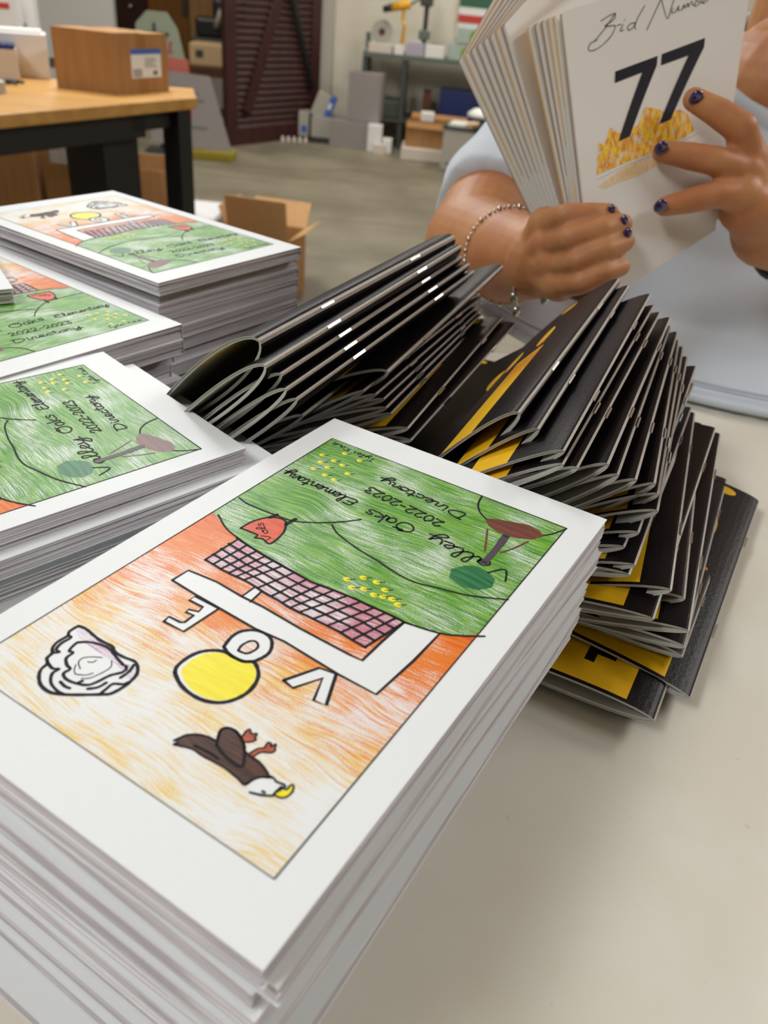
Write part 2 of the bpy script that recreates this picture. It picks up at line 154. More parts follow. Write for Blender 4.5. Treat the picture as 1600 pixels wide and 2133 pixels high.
PERSON = {'Lelb': (0.4392, 0.807, 0.0507),
 'Lidx': [(0.252, 0.6817, 0.1919), (0.2389, 0.6738, 0.2128), (0.2224, 0.6812, 0.2206), (0.2025, 0.6884, 0.2279)],
 'Lmdl': [(0.2513, 0.6756, 0.1825), (0.223, 0.664, 0.1904), (0.2035, 0.6671, 0.1915), (0.1838, 0.67, 0.1923)],
 'Lmid': [(0.2626, 0.6745, 0.1588)],
 'Lnail': [(0.2012, 0.6799, 0.2295), (0.1801, 0.6625, 0.1954), (0.1837, 0.6378, 0.1592)],
 'Lpnk': [(0.2554, 0.6721, 0.1551), (0.2598, 0.6921, 0.1492), (0.2635, 0.7247, 0.1444), (0.2582, 0.7477, 0.1429)],
 'Lrng': [(0.2511, 0.6664, 0.1684), (0.2296, 0.6568, 0.1683), (0.2093, 0.651, 0.163), (0.1894, 0.6465, 0.1579)],
 'Lsh': (0.5783, 1.1642, 0.1967),
 'Lthb': [(0.27, 0.7055, 0.179), (0.2656, 0.7365, 0.1992), (0.2599, 0.7671, 0.2095), (0.2541, 0.7935, 0.2135)],
 'Lwr': (0.2928, 0.6967, 0.138),
 'Rdip': [(0.1314, 0.6199, 0.1519), (0.1383, 0.6093, 0.1447), (0.1422, 0.6015, 0.1327), (0.1432, 0.5953, 0.1177)],
 'Relb': (0.0621, 0.8202, 0.0711),
 'Rfore': (0.0892, 0.7346, 0.0861),
 'Rhem': (0.0852, 0.9193, 0.0951),
 'Rmcp': [(0.1031, 0.6524, 0.134), (0.1059, 0.6413, 0.1223), (0.1108, 0.6313, 0.1107), (0.1178, 0.6235, 0.0987)],
 'Rnail': [(0.1434, 0.619, 0.1559), (0.1525, 0.6121, 0.1509), (0.1561, 0.6073, 0.1435)],
 'Rpip': [(0.1122, 0.6223, 0.1481), (0.1173, 0.6095, 0.1358), (0.1242, 0.6008, 0.1224), (0.128, 0.5942, 0.1087)],
 'Rsh': (0.2128, 1.141, 0.161),
 'Rth': [(0.1052, 0.6677, 0.1116), (0.1072, 0.6785, 0.1283), (0.1092, 0.6977, 0.1394), (0.1137, 0.715, 0.1477)],
 'Rtip': [(0.1439, 0.6251, 0.1526), (0.1538, 0.6183, 0.1475), (0.1571, 0.6117, 0.1374), (0.1573, 0.6044, 0.1207)],
 'Rwr': (0.1051, 0.6674, 0.102),
 'brac': (0.0901, 0.7346, 0.0861),
 'charm': [(0.0891, 0.6553, 0.0742), (0.0922, 0.6489, 0.0644), (0.1114, 0.6357, 0.0808)],
 'watch': (0.3031, 0.7021, 0.1279)}
BG = {'aboard': ((-2.437, 8.4486, -0.9), 0.915, 0.497, 0.588),
 'bin': ((0.1712, 7.0081, -0.9), -0.257, 0.382, 0.319),
 'bottles': ((-1.1997, 7.4452, -0.9), 0.734, 0.275, 0.055),
 'carton_big': ((-0.7875, 7.991, -0.9), -0.915, 0.515, 0.196),
 'carton_r': ((-0.542, 7.5407, -0.9), 0.884, 0.42, 0.124),
 'carton_up': ((-0.7443, 8.9279, -0.9), 0.628, 0.366, 0.402),
 'crate': ((-0.476, 9.1961, -0.9), 0.462, 0.361, 0.133),
 'door': ((-1.5721, 7.0562, -0.9), 1.015, 1.185, 1.018),
 'lowbox': ((-0.1394, 8.1197, -0.9), -0.208, 0.276, 0.128),
 'mat': ((-1.0061, 7.7055, -0.9), 0.137, 0.278, 0.043),
 'openbox': ((-0.8423, 3.9394, -0.9), -0.139, 0.258, 0.241),
 'shelfbox': ((-0.1486, 8.4111, -0.9), -0.309, 0.327, 0.127),
 'tanbox': ((-0.1246, 9.2663, -0.9), -0.295, 0.553, 0.276),
 'wb1': ((-0.9843, 8.0384, -0.9), -0.255, 0.133, 0.189),
 'wb2': ((-1.1668, 8.0362, -0.9), -0.097, 0.118, 0.205)}
PT = {'bench_tl': (-0.5435, 8.0, -0.1689),
 'bench_tr': (0.4444, 8.0, -0.1748),
 'blue': (0.2379, 7.8, -0.2343),
 'bluebit': (-0.8885, 7.6, -0.5169),
 'brownA': (0.0557, 7.7, -0.2612),
 'cab': (-2.0441, 8.5, -0.6628),
 'far_brown_r': (-3.0803, 9.8, -0.1027),
 'far_l': (-4.5947, 9.8, -0.2301),
 'far_tan': (-2.5335, 9.8, -0.0567),
 'far_white_l': (-3.868, 9.8, -0.1689),
 'far_white_r': (-3.301, 9.8, -0.1212),
 'gb1': (0.2747, 7.8, -0.0533),
 'gb2': (0.3401, 7.8, 0.0566),
 'gun': (-0.255, 7.8, 0.1764),
 'gutter': (-0.9509, 8.15, -0.193),
 'knob': (-3.147, 9.8, -0.1083),
 'lamp': (0.4101, 6.6, -0.387),
 'leg1': (-0.4569, 8.0, -0.3645),
 'leg2': (-0.1905, 8.0, -0.3412),
 'machine': (-2.2137, 9.0, -0.1191),
 'pb1': (-0.5121, 7.8, -0.1209),
 'pb2': (-0.2085, 7.8, -0.0948),
 'pb3': (0.0348, 7.8, -0.0845),
 'press': (-0.0643, 7.8, 0.0737),
 'red': (0.2412, 7.85, 0.2007),
 'redb': (0.2504, 7.6, -0.3618),
 'roll': (-0.4177, 7.8, 0.0711),
 'sign': (-1.9236, 6.5, -0.051),
 'signb': (-1.9288, 6.5, -0.1245),
 'tan': (-2.0702, 8.5, -0.3763),
 'wall_edge': (-0.8793, 8.2, -0.3781)}
TB = {'bk': (-0.6416, 2.4932, 0.0),
 'bl': (-1.149, 2.3919, 0.0),
 'cb0': (-0.9429, 2.2671, 0.0),
 'cb1': (-0.779, 2.2334, 0.0),
 'cb2': (-0.701, 2.4207, 0.0),
 'fl': (-0.8649, 1.7737, 0.0),
 'fr': (-0.6019, 2.3407, 0.0),
 'plier': (-1.0468, 2.2361, 0.0),
 'tape': (-1.0002, 2.0557, 0.0),
 'wbA': (-1.0836, 2.3045, 0.0),
 'wbB': (-1.0544, 2.4564, 0.0)}
# ================================================================ helpers
ZF = -0.9
def tagit(o, label=None, cat=None, group=None, kind=None):
    if label: o['label'] = label
    if cat: o['category'] = cat
    if group: o['group'] = group
    if kind: o['kind'] = kind
    return o
def empty(name, loc=(0, 0, 0), rz=0, **k):
    o = bpy.data.objects.new(name, None); o.empty_display_size = .02; COL.objects.link(o)
    o.location = loc; o.rotation_euler = (0, 0, rz); return tagit(o, **k)
class MB:
    def __init__(s): s.v = []; s.f = []; s.m = []; s.uv = None
    def add(s, vs, fs, mi=0):
        n = len(s.v); s.v += [tuple(p) for p in vs]; s.f += [tuple(i+n for i in f) for f in fs]; s.m += [mi]*len(fs)
        return n
    def box(s, a, b, mi=0, M=None):
        x0, y0, z0 = a; x1, y1, z1 = b
        vs = [Vector(p) for p in ((x0,y0,z0),(x1,y0,z0),(x1,y1,z0),(x0,y1,z0),(x0,y0,z1),(x1,y0,z1),(x1,y1,z1),(x0,y1,z1))]
        if M is not None: vs = [M @ p for p in vs]
        s.add(vs, [(3,2,1,0),(4,5,6,7),(0,1,5,4),(1,2,6,5),(2,3,7,6),(3,0,4,7)], mi); return s
    def prism(s, pts, z0, z1, mi=0, M=None):
        n = len(pts); vs = [Vector((p[0], p[1], z0)) for p in pts]+[Vector((p[0], p[1], z1)) for p in pts]
        if M is not None: vs = [M @ p for p in vs]
        fs = [tuple(range(n-1, -1, -1)), tuple(range(n, 2*n))]+[(i, (i+1) % n, (i+1) % n+n, i+n) for i in range(n)]
        s.add(vs, fs, mi); return s
    def lathe(s, prof, n=24, mi=0, M=None, sx=1, sy=1):
        vs = []; fs = []
        for r, z in prof:
            for k in range(n):
                a = 2*math.pi*k/n; vs.append(Vector((r*math.cos(a)*sx, r*math.sin(a)*sy, z)))
        for j in range(len(prof)-1):
            for k in range(n):
                k2 = (k+1) % n; fs.append((j*n+k, j*n+k2, (j+1)*n+k2, (j+1)*n+k))
        fs.append(tuple(range(n-1, -1, -1))); fs.append(tuple((len(prof)-1)*n+k for k in range(n)))
        if M is not None: vs = [M @ p for p in vs]
        s.add(vs, fs, mi); return s
    def tube(s, pts, rad, n=8, mi=0, closed=False):
        pts = [Vector(p) for p in pts]; N = len(pts); vs = []; fs = []
        rs = rad if isinstance(rad, (list, tuple)) else [rad]*N
        up = Vector((0, 0, 1))
        for i, p in enumerate(pts):
            a = pts[i-1] if (i > 0 or closed) else p; b = pts[(i+1) % N] if (i < N-1 or closed) else p
            t = (b-a).normalized(); x = t.cross(up)
            if x.length < .1: x = t.cross(Vector((0, 1, 0)))
            x.normalize(); y = t.cross(x)
            for k in range(n):
                an = 2*math.pi*k/n; vs.append(p+(x*math.cos(an)+y*math.sin(an))*rs[i])
        for i in range(N if closed else N-1):
            j = (i+1) % N
            for k in range(n): k2 = (k+1) % n; fs.append((i*n+k, i*n+k2, j*n+k2, j*n+k))
        if not closed: fs.append(tuple(range(n-1, -1, -1))); fs.append(tuple((N-1)*n+k for k in range(n)))
        s.add(vs, fs, mi); return s
    def ball(s, c, r, nu=14, nv=9, mi=0, M=None):
        c = Vector(c); rx, ry, rz = r if isinstance(r, (tuple, list)) else (r, r, r); vs = []; fs = []
        for j in range(1, nv):
            th = math.pi*j/nv
            for k in range(nu):
                a = 2*math.pi*k/nu; vs.append(Vector((rx*math.sin(th)*math.cos(a), ry*math.sin(th)*math.sin(a), rz*math.cos(th))))
        vs += [Vector((0, 0, rz)), Vector((0, 0, -rz))]
        for j in range(nv-2):
            for k in range(nu): k2 = (k+1) % nu; fs.append((j*nu+k, (j+1)*nu+k, (j+1)*nu+k2, j*nu+k2))
        t = len(vs)-2
        for k in range(nu): k2 = (k+1) % nu; fs.append((t, k, k2)); fs.append((t+1, (nv-2)*nu+k2, (nv-2)*nu+k))
        if M is not None: vs = [M @ p for p in vs]
        s.add([p+c for p in vs], fs, mi); return s
    def mesh(s, name, mats, smooth=False, uvf=None):
        me = bpy.data.meshes.new(name); me.from_pydata(s.v, [], s.f)
        for mt in (mats if isinstance(mats, (list, tuple)) else [mats]): me.materials.append(mt)
        me.polygons.foreach_set('material_index', s.m)
        if smooth: me.polygons.foreach_set('use_smooth', [True]*len(s.f))
        if uvf:
            l = me.uv_layers.new(name='UVMap')
            for lp in me.loops: l.data[lp.index].uv = uvf(s.v[lp.vertex_index]) if callable(uvf) else uvf[lp.vertex_index]
        me.update(); return me
    def build(s, name, mats, parent=None, smooth=False, uvf=None, bevel=0, **k):
        me = s.mesh(name, mats, smooth, uvf); o = bpy.data.objects.new(name, me); COL.objects.link(o)
        if parent: o.parent = parent
        if bevel:
            b = o.modifiers.new('b', 'BEVEL'); b.width = bevel; b.segments = 2; b.limit_method = 'ANGLE'; b.harden_normals = False
        return tagit(o, **k)
def obj(name, me, parent=None, **k):
    o = bpy.data.objects.new(name, me); COL.objects.link(o)
    if parent: o.parent = parent
    return tagit(o, **k)

# ================================================================ materials
def nmat(name):
    m = bpy.data.materials.new(name); m.use_nodes = True; nt = m.node_tree
    return m, nt, nt.nodes['Principled BSDF']
class NG:
    def __init__(s, nt): s.nt = nt
    def n(s, t, **k):
        x = s.nt.nodes.new(t)
        for a, b in k.items(): setattr(x, a, b)
        return x
    def L(s, a, b): s.nt.links.new(a, b)
    def math(s, op, a, b=None, clamp=False):
        x = s.n('ShaderNodeMath', operation=op); x.use_clamp = clamp
        for i, v in enumerate((a, b)):
            if v is None: continue
            if isinstance(v, (int, float)): x.inputs[i].default_value = v
            else: s.L(v, x.inputs[i])
        return x.outputs[0]
    def mix(s, f, a, b):
        x = s.n('ShaderNodeMix', data_type='RGBA')
        for i, v in ((0, f), (6, a), (7, b)):
            if isinstance(v, (int, float)): x.inputs[i].default_value = v
            elif isinstance(v, tuple): x.inputs[i].default_value = (*v[:3], 1)
            else: s.L(v, x.inputs[i])
        return x.outputs[2]
    def noise(s, vec, scale, detail=3, rough=.5):
        x = s.n('ShaderNodeTexNoise'); x.inputs['Scale'].default_value = scale; x.inputs['Detail'].default_value = detail; x.inputs['Roughness'].default_value = rough
        if vec is not None: s.L(vec, x.inputs['Vector'])
        return x.outputs['Fac']
    def mapping(s, vec, rot=(0, 0, 0), scale=(1, 1, 1), loc=(0, 0, 0)):
        x = s.n('ShaderNodeMapping'); x.inputs['Rotation'].default_value = rot; x.inputs['Scale'].default_value = scale; x.inputs['Location'].default_value = loc
        s.L(vec, x.inputs['Vector']); return x.outputs[0]
    def ramp(s, f, lo, hi):
        x = s.n('ShaderNodeMapRange'); x.inputs[1].default_value = lo; x.inputs[2].default_value = hi; x.interpolation_type = 'SMOOTHSTEP'; s.L(f, x.inputs[0]); return x.outputs[0]
    def bump(s, h, strength, dist, bsdf):
        x = s.n('ShaderNodeBump'); x.inputs['Strength'].default_value = strength; x.inputs['Distance'].default_value = dist; s.L(h, x.inputs['Height']); s.L(x.outputs[0], bsdf.inputs['Normal'])
def plain(name, rgb, rough=.6, metal=0, var=.06, scale=30, spec=.5, coat=0, bump=0, emit=None):
    m, nt, b = nmat(name); g = NG(nt); c = lin(rgb)
    tc = g.n('ShaderNodeTexCoord').outputs['Object']; f = g.noise(tc, scale, 4)
    g.L(g.mix(f, tuple(v*(1-var) for v in c), tuple(min(1, v*(1+var)) for v in c)), b.inputs['Base Color'])
    b.inputs['Roughness'].default_value = rough; b.inputs['Metallic'].default_value = metal; b.inputs['Specular IOR Level'].default_value = spec
    b.inputs['Coat Weight'].default_value = coat
    if bump: g.bump(f, bump, .002, b)
    if emit: b.inputs['Emission Color'].default_value = (*c, 1); b.inputs['Emission Strength'].default_value = emit
    return m
M = {}
PAPER = (232, 235, 236)
M['paper'] = plain('paper', PAPER, .5, var=.012, scale=400, spec=.45, bump=.05)
def page_edges():
    m, nt, b = nmat('page_edges'); g = NG(nt); tc = g.n('ShaderNodeTexCoord').outputs['Object']
    f = g.noise(g.mapping(tc, scale=(10, 10, 3600)), 1, 2, .8); f2 = g.noise(g.mapping(tc, scale=(5, 5, 700)), 1, 2)
    g.L(g.mix(g.math('MULTIPLY', g.ramp(f, .36, .62), g.ramp(f2, .3, .6)), lin((190, 183, 188)), lin((243, 240, 243))), b.inputs['Base Color'])
    b.inputs['Roughness'].default_value = .7; g.bump(f, .5, .0006, b); return m
M['edges'] = page_edges()
M['navy'] = plain('navy_card', (40, 38, 92), .5)
def crayon(name, cols, lo, hi, angs=(.5, 1.9), grain=1.0, paper=PAPER, field=None):
    """waxy strokes over paper: thresholded stretched noise in cover millimetres; cols = (light, dark)"""
    m, nt, b = nmat(name); g = NG(nt); uv = g.n('ShaderNodeUVMap').outputs[0]
    w1 = g.noise(g.mapping(uv, scale=(.03, .03, 1)), 1, 1)
    wv = g.n('ShaderNodeVectorMath', operation='ADD')
    cmb = g.n('ShaderNodeCombineXYZ'); g.L(g.math('MULTIPLY', w1, 16.0), cmb.inputs[0]); g.L(g.math('MULTIPLY', w1, -11.0), cmb.inputs[1])
    g.L(uv, wv.inputs[0]); g.L(cmb.outputs[0], wv.inputs[1]); wuv = wv.outputs[0]
    fs = []
    for i, a in enumerate(angs):
        fs.append(g.noise(g.mapping(wuv, rot=(0, 0, a), scale=(.06, 1.9, 1), loc=(i*9.3, 3.1*i, 0)), 1, 3, .6))
    patch = g.ramp(g.noise(g.mapping(uv, scale=(.05, .05, 1), loc=(31, 7, 0)), 1, 2), .44, .56)
    mx = g.n('ShaderNodeMix', data_type='FLOAT'); g.L(patch, mx.inputs[0]); g.L(fs[0], mx.inputs[2]); g.L(fs[1], mx.inputs[3]); st = mx.outputs[0]
    if len(fs) > 2: st = g.math('MAXIMUM', st, g.math('SUBTRACT', fs[2], .05))
    gr = g.noise(uv, 2.6*grain, 5, .85)                       # tooth of the paper
    big = g.noise(g.mapping(uv, scale=(.045, .045, 1), loc=(4, 1, 0)), 1, 2)
    d = g.math('ADD', g.math('MULTIPLY', st, .9), g.math('MULTIPLY', gr, 1.15)); d = g.math('ADD', d, g.math('MULTIPLY', big, .5))
    if field: d = field(g, uv, d)
    mask = g.ramp(d, lo, hi)
    tint = g.noise(g.mapping(wuv, rot=(0, 0, angs[0]+.4), scale=(.05, .8, 1), loc=(17, 5, 0)), 1, 3, .6)
    if len(cols) == 2: c = g.mix(g.ramp(tint, .35, .65), lin(cols[0]), lin(cols[1]))
    else: c = cols[2](g, uv, tint)
    g.L(g.mix(mask, lin(paper), c), b.inputs['Base Color'])
    b.inputs['Roughness'].default_value = .45; b.inputs['Specular IOR Level'].default_value = .5
    return m
def sky_field(g, uv, d):
    s = g.n('ShaderNodeSeparateXYZ'); g.L(uv, s.inputs[0])
    wob = g.math('MULTIPLY', g.math('SUBTRACT', g.noise(g.mapping(uv, scale=(.05, .05, 1), loc=(3, 8, 0)), 1, 3), .5), 40.0)
    y = g.math('ADD', s.outputs[1], wob)
    t = g.math('MULTIPLY', g.math('SUBTRACT', y, 90.0), 1/80.0, True)
    solid = g.math('SUBTRACT', 1.0, g.ramp(y, 74.0, 104.0))
    return g.math('ADD', g.math('SUBTRACT', d, g.math('MULTIPLY', t, .20)), g.math('MULTIPLY', solid, .26))
def sky_col(g, uv, tint):
    s = g.n('ShaderNodeSeparateXYZ'); g.L(uv, s.inputs[0])
    wob = g.noise(g.mapping(uv, scale=(.05, .05, 1), loc=(3, 8, 0)), 1, 3)
    t = g.math('ADD', g.math('MULTIPLY', g.math('SUBTRACT', s.outputs[1], 70.0), 1/100.0), g.math('MULTIPLY', g.math('SUBTRACT', wob, .5), .45))
    t = g.math('ADD', t, g.math('MULTIPLY', g.math('SUBTRACT', tint, .5), 1.3))
    a = g.mix(g.ramp(t, -.1, .35), lin((216, 78, 6)), lin((230, 124, 30)))
    return g.mix(g.ramp(t, .45, .95), a, lin((236, 198, 84)))
C = {}
C['sky'] = crayon('crayon_sunset_sky', (None, None, sky_col), 1.10, 1.19, (.9, 2.3), field=sky_field)
C['green'] = crayon('crayon_green_grass', ((126, 178, 62), (56, 132, 22)), 1.14, 1.24, (.35, 1.2, 2.4))
C['redor'] = crayon('crayon_red_orange', ((226, 110, 50), (208, 62, 22)), .92, 1.12, (.2, .3))
C['redor2'] = crayon('crayon_orange', ((234, 120, 40), (216, 82, 14)), 1.02, 1.2, (.45, .3))
C['redor3'] = crayon('crayon_shirt', ((226, 92, 40), (206, 62, 24)), .82, 1.0, (.4, .3))
C['net'] = crayon('crayon_net_pink', ((206, 130, 146), (186, 96, 124)), 1.16, 1.32, (.4, .5))
C['brown'] = crayon('crayon_brown', ((122, 68, 54), (98, 50, 40)), .86, 1.0, (.1, .2))
C['brown2'] = crayon('crayon_eagle', ((84, 46, 28), (52, 26, 16)), .9, 1.04, (2.4, 2.6))
C['redbrown'] = crayon('crayon_talon', ((196, 92, 54), (150, 70, 40)), .85, 1.1, (.3, .5))
C['bush'] = crayon('crayon_bush', ((48, 128, 78), (20, 92, 52)), .9, 1.05, (.3, 1.6))
C['yellow'] = crayon('crayon_yellow', ((246, 236, 40), (240, 222, 20)), .9, 1.08, (2.4, 2.5))
C['purple'] = crayon('crayon_purple', ((190, 110, 170), (160, 70, 146)), 1.2, 1.45, (2.4, .5))
C['white'] = crayon('paper_grey_pencil', ((150, 150, 152), (120, 120, 124)), 1.5, 1.75, (2.7, 2.75))
C['cab'] = crayon('paper_plain', ((210, 206, 212), (200, 196, 202)), 1.55, 1.85, (.5, .4))
C['ink'] = plain('ink_marker', (26, 22, 28), .6, var=.2, scale=200, spec=.25); C['ink2'] = C['ink']; C['frame'] = C['ink']
C['trunk'] = plain('ink_trunk', (74, 64, 72), .5, var=.2)
CK = ['paper', 'sky', 'green', 'redor', 'redor2', 'redor3', 'net', 'brown', 'brown2', 'redbrown', 'bush', 'yellow', 'purple', 'white', 'cab', 'ink', 'trunk']
CM = [M['paper'] if k == 'paper' else C[k] for k in CK]
CI = {k: i for i, k in enumerate(CK)}; CI['ink2'] = CI['inks'] = CI['frame'] = CI['ink']

def table_mat():
    m, nt, b = nmat('grey_laminate'); g = NG(nt); tc = g.n('ShaderNodeTexCoord').outputs['Object']
    f = g.noise(tc, 14, 5, .6); f2 = g.noise(g.mapping(tc, scale=(1, 1, 1)), 3, 3)
    c = g.mix(g.ramp(f, .3, .75), lin((224, 218, 204)), lin((230, 226, 214)))
    c = g.mix(g.math('MULTIPLY', g.ramp(g.noise(tc, 90, 2), .7, .78), .25), c, lin((150, 146, 138)))
    s1 = g.noise(g.mapping(tc, rot=(0, 0, .7), scale=(3, 900, 1)), 1, 1); s2 = g.noise(g.mapping(tc, rot=(0, 0, -.4), scale=(2, 800, 1)), 1, 1)
    sc = g.math('MULTIPLY', g.math('MAXIMUM', g.ramp(s1, .74, .78), g.ramp(s2, .75, .79)), g.ramp(f2, .45, .6))
    c = g.mix(g.math('MULTIPLY', sc, .3), c, lin((214, 210, 200)))
    g.L(c, b.inputs['Base Color']); b.inputs['Roughness'].default_value = .32; b.inputs['Specular IOR Level'].default_value = .5
    return m
M['table'] = table_mat()
def floor_mat():
    m, nt, b = nmat('concrete'); g = NG(nt); tc = g.n('ShaderNodeTexCoord').outputs['Object']
    f = g.noise(tc, 1.8, 6, .6); f2 = g.noise(g.mapping(tc, scale=(1, 4, 1), rot=(0, 0, .3)), 1.5, 4)
    c = g.mix(g.ramp(f, .3, .7), lin((112, 104, 86)), lin((142, 133, 112)))
    c = g.mix(g.math('MULTIPLY', g.ramp(f2, .55, .7), .35), c, lin((92, 86, 74)))
    g.L(c, b.inputs['Base Color']); b.inputs['Roughness'].default_value = .5; g.bump(f, .2, .01, b); return m
M['floor'] = floor_mat()
def wood_mat(name, a, b_, sc=(2, 30, 30), rough=.45):
    m, nt, b = nmat(name); g = NG(nt); tc = g.n('ShaderNodeTexCoord').outputs['Object']
    f = g.noise(g.mapping(tc, scale=sc), 1, 4, .6)
    g.L(g.mix(g.ramp(f, .3, .7), lin(a), lin(b_)), b.inputs['Base Color']); b.inputs['Roughness'].default_value = rough; return m
M['oak'] = wood_mat('oak_top', (196, 148, 78), (178, 128, 60))
M['walnut'] = wood_mat('dark_stained_wood', (66, 28, 26), (46, 18, 18), (30, 30, 3), .5)
M['ocher'] = wood_mat('ochre_wood', (150, 98, 34), (126, 78, 24), (20, 20, 2))
M['tanwood'] = wood_mat('tan_wood', (182, 140, 88), (164, 122, 72), (20, 20, 2))
M['brownwood'] = wood_mat('brown_wood', (98, 56, 30), (78, 42, 22), (20, 20, 2))
M['card'] = wood_mat('corrugated_cardboard', (176, 130, 80), (164, 118, 70), (60, 60, 4), .8)
M['cardlt'] = wood_mat('cardboard_inside', (196, 152, 102), (186, 142, 92), (60, 60, 4), .8)
M['tapec'] = plain('packing_tape', (158, 112, 62), .3)
M['black'] = plain('black_steel', (16, 15, 16), .5)
M['blackp'] = plain('black_plastic', (28, 28, 30), .4)
M['wall'] = plain('painted_wall', (222, 214, 196), .8, var=.03, scale=3)
M['wall2'] = plain('grey_wall', (150, 146, 136), .8, var=.05, scale=3)
M['white'] = plain('white_plastic', (232, 230, 226), .5, var=.03)
M['whitec'] = plain('white_carton', (214, 202, 190), .7, var=.04)
M['greyc'] = plain('grey_carton', (152, 144, 142), .8, var=.05)
M['greyl'] = plain('light_grey_plastic', (178, 172, 160), .5, var=.03)
M['greyd'] = plain('dark_grey_steel', (66, 70, 66), .45)
M['greygreen'] = plain('grey_green_steel', (96, 106, 98), .45)
M['teal'] = plain('teal_paint', (84, 120, 114), .5)
M['blue'] = plain('blue_print', (60, 104, 190), .5); M['dblue'] = plain('deep_blue', (24, 40, 96), .5)
M['red'] = plain('red_print', (196, 62, 54), .6); M['pinkred'] = plain('faded_red', (206, 112, 96), .6)
M['green'] = plain('green_dot', (106, 170, 20), .6); M['paleg'] = plain('pale_green_plastic', (170, 186, 176), .5)
M['signg'] = plain('sage_board', (160, 170, 148), .7); M['yellow'] = plain('yellow_plastic', (226, 168, 30), .4)
M['olive'] = plain('olive_yellow', (146, 130, 30), .6); M['orange'] = plain('orange_cloth', (206, 124, 40), .8)
M['lilac'] = plain('lilac_carton', (178, 170, 186), .7); M['dgreen'] = plain('dark_green', (52, 96, 74), .6)
M['cream'] = plain('cream_box', (214, 184, 140), .7); M['silver'] = plain('silver', (206, 200, 190), .22, metal=1)
M['steelp'] = plain('staple_steel', (226, 222, 214), .25, metal=1)
M['ink'] = C['ink']; M['inkgrey'] = plain('grey_ink', (110, 108, 106), .7); M['nail'] = plain('purple_nail_varnish', (46, 24, 84), .15, coat=1, var=.2)
M['crease'] = plain('cracked_fold', (176, 168, 160), .35, var=.25, scale=500)
M['papg'] = plain('inner_pages', (192, 191, 184), .6, var=.04, scale=200)
M['charcoal'] = plain('charcoal_trousers', (44, 46, 52), .9)
M['hair'] = plain('brown_hair', (58, 38, 28), .5, var=.3, scale=120)
M['lampgl'] = plain('white_shade', (244, 242, 236), .4)
M['diff'] = plain('light_diffuser', (255, 255, 255), .5, emit=2.5)
def program_mat(DX=0):
    """black laminated cover with the yellow lettering, UV in millimetres (x from the fold, y along it)"""
    m, nt, b = nmat('program_cover'); g = NG(nt); uv = g.n('ShaderNodeUVMap').outputs[0]
    s = g.n('ShaderNodeSeparateXYZ'); g.L(uv, s.inputs[0]); x, y = (g.math('SUBTRACT', s.outputs[0], float(DX)) if DX else s.outputs[0]), s.outputs[1]
    def rect(x0, x1, y0, y1):
        a = g.math('MULTIPLY', g.math('GREATER_THAN', x, x0), g.math('LESS_THAN', x, x1))
        return g.math('MULTIPLY', a, g.math('MULTIPLY', g.math('GREATER_THAN', y, y0), g.math('LESS_THAN', y, y1)))
    def ell(cx, cy, rx, ry):
        dx = g.math('MULTIPLY', g.math('SUBTRACT', x, cx), 1/rx); dy = g.math('MULTIPLY', g.math('SUBTRACT', y, cy), 1/ry)
        return g.math('LESS_THAN', g.math('ADD', g.math('MULTIPLY', dx, dx), g.math('MULTIPLY', dy, dy)), 1.0)
    yl = None
    for r in (((14, 36, 0, 124),) if DX else ((14, 25, 2.5, 108), (24.9, 72, 2.5, 18), (24.9, 34, 17.9, 25), (39, 53, 17.9, 118))):
        k = rect(*r); yl = k if yl is None else g.math('MAXIMUM', yl, k)
    for e in ((23, 153, 5, 17), (22, 207, 7, 5), (50, 150, 5, 16), (78, 155, 6, 16)): yl = g.math('MAXIMUM', yl, ell(*e))
    rd = None
    for e in ((20.5, 136.5, 3, 2.6), (49, 133, 3, 3), (77, 137, 3, 3)): k = ell(*e); rd = k if rd is None else g.math('MAXIMUM', rd, k)
    warm = g.math('MULTIPLY', g.ramp(y, 60, 112), .75)
    warm = g.math('MULTIPLY', warm, g.math('LESS_THAN', y, 120.0))
    ye = g.mix(warm, lin((236, 184, 30)), lin((206, 112, 22)))
    bl = g.mix(g.noise(uv, .05, 2), lin((16, 11, 14)), lin((26, 19, 21)))
    c = g.mix(yl, bl, ye); c = g.mix(rd, c, lin((206, 62, 20)))
    g.L(c, b.inputs['Base Color']); b.inputs['Roughness'].default_value = .38; b.inputs['Specular IOR Level'].default_value = .16
    g.bump(g.noise(uv, .5, 2), .04, .5, b); return m
M['prog'] = program_mat(); M['progw'] = program_mat(13)
def skin_mat():
    m, nt, b = nmat('skin'); g = NG(nt); tc = g.n('ShaderNodeTexCoord').outputs['Object']
    f = g.noise(tc, 22, 4, .6); c = g.mix(g.ramp(f, .3, .7), lin((194, 138, 92)), lin((178, 114, 74)))
    g.L(c, b.inputs['Base Color']); b.inputs['Roughness'].default_value = .5; b.inputs['Specular IOR Level'].default_value = .35
    b.inputs['Subsurface Weight'].default_value = .08; b.inputs['Subsurface Radius'].default_value = (.01, .004, .002)
    g.bump(g.noise(tc, 300, 3), .08, .001, b); return m
M['skin'] = skin_mat()
def shirt_mat():
    m, nt, b = nmat('pale_blue_jersey'); g = NG(nt); tc = g.n('ShaderNodeTexCoord').outputs['Object']
    f = g.noise(tc, 900, 2)
    g.L(g.mix(f, lin((196, 204, 214)), lin((212, 220, 228))), b.inputs['Base Color']); b.inputs['Roughness'].default_value = .9
    b.inputs['Sheen Weight'].default_value = .15; g.bump(f, .15, .0006, b); return m
M['shirt'] = shirt_mat()
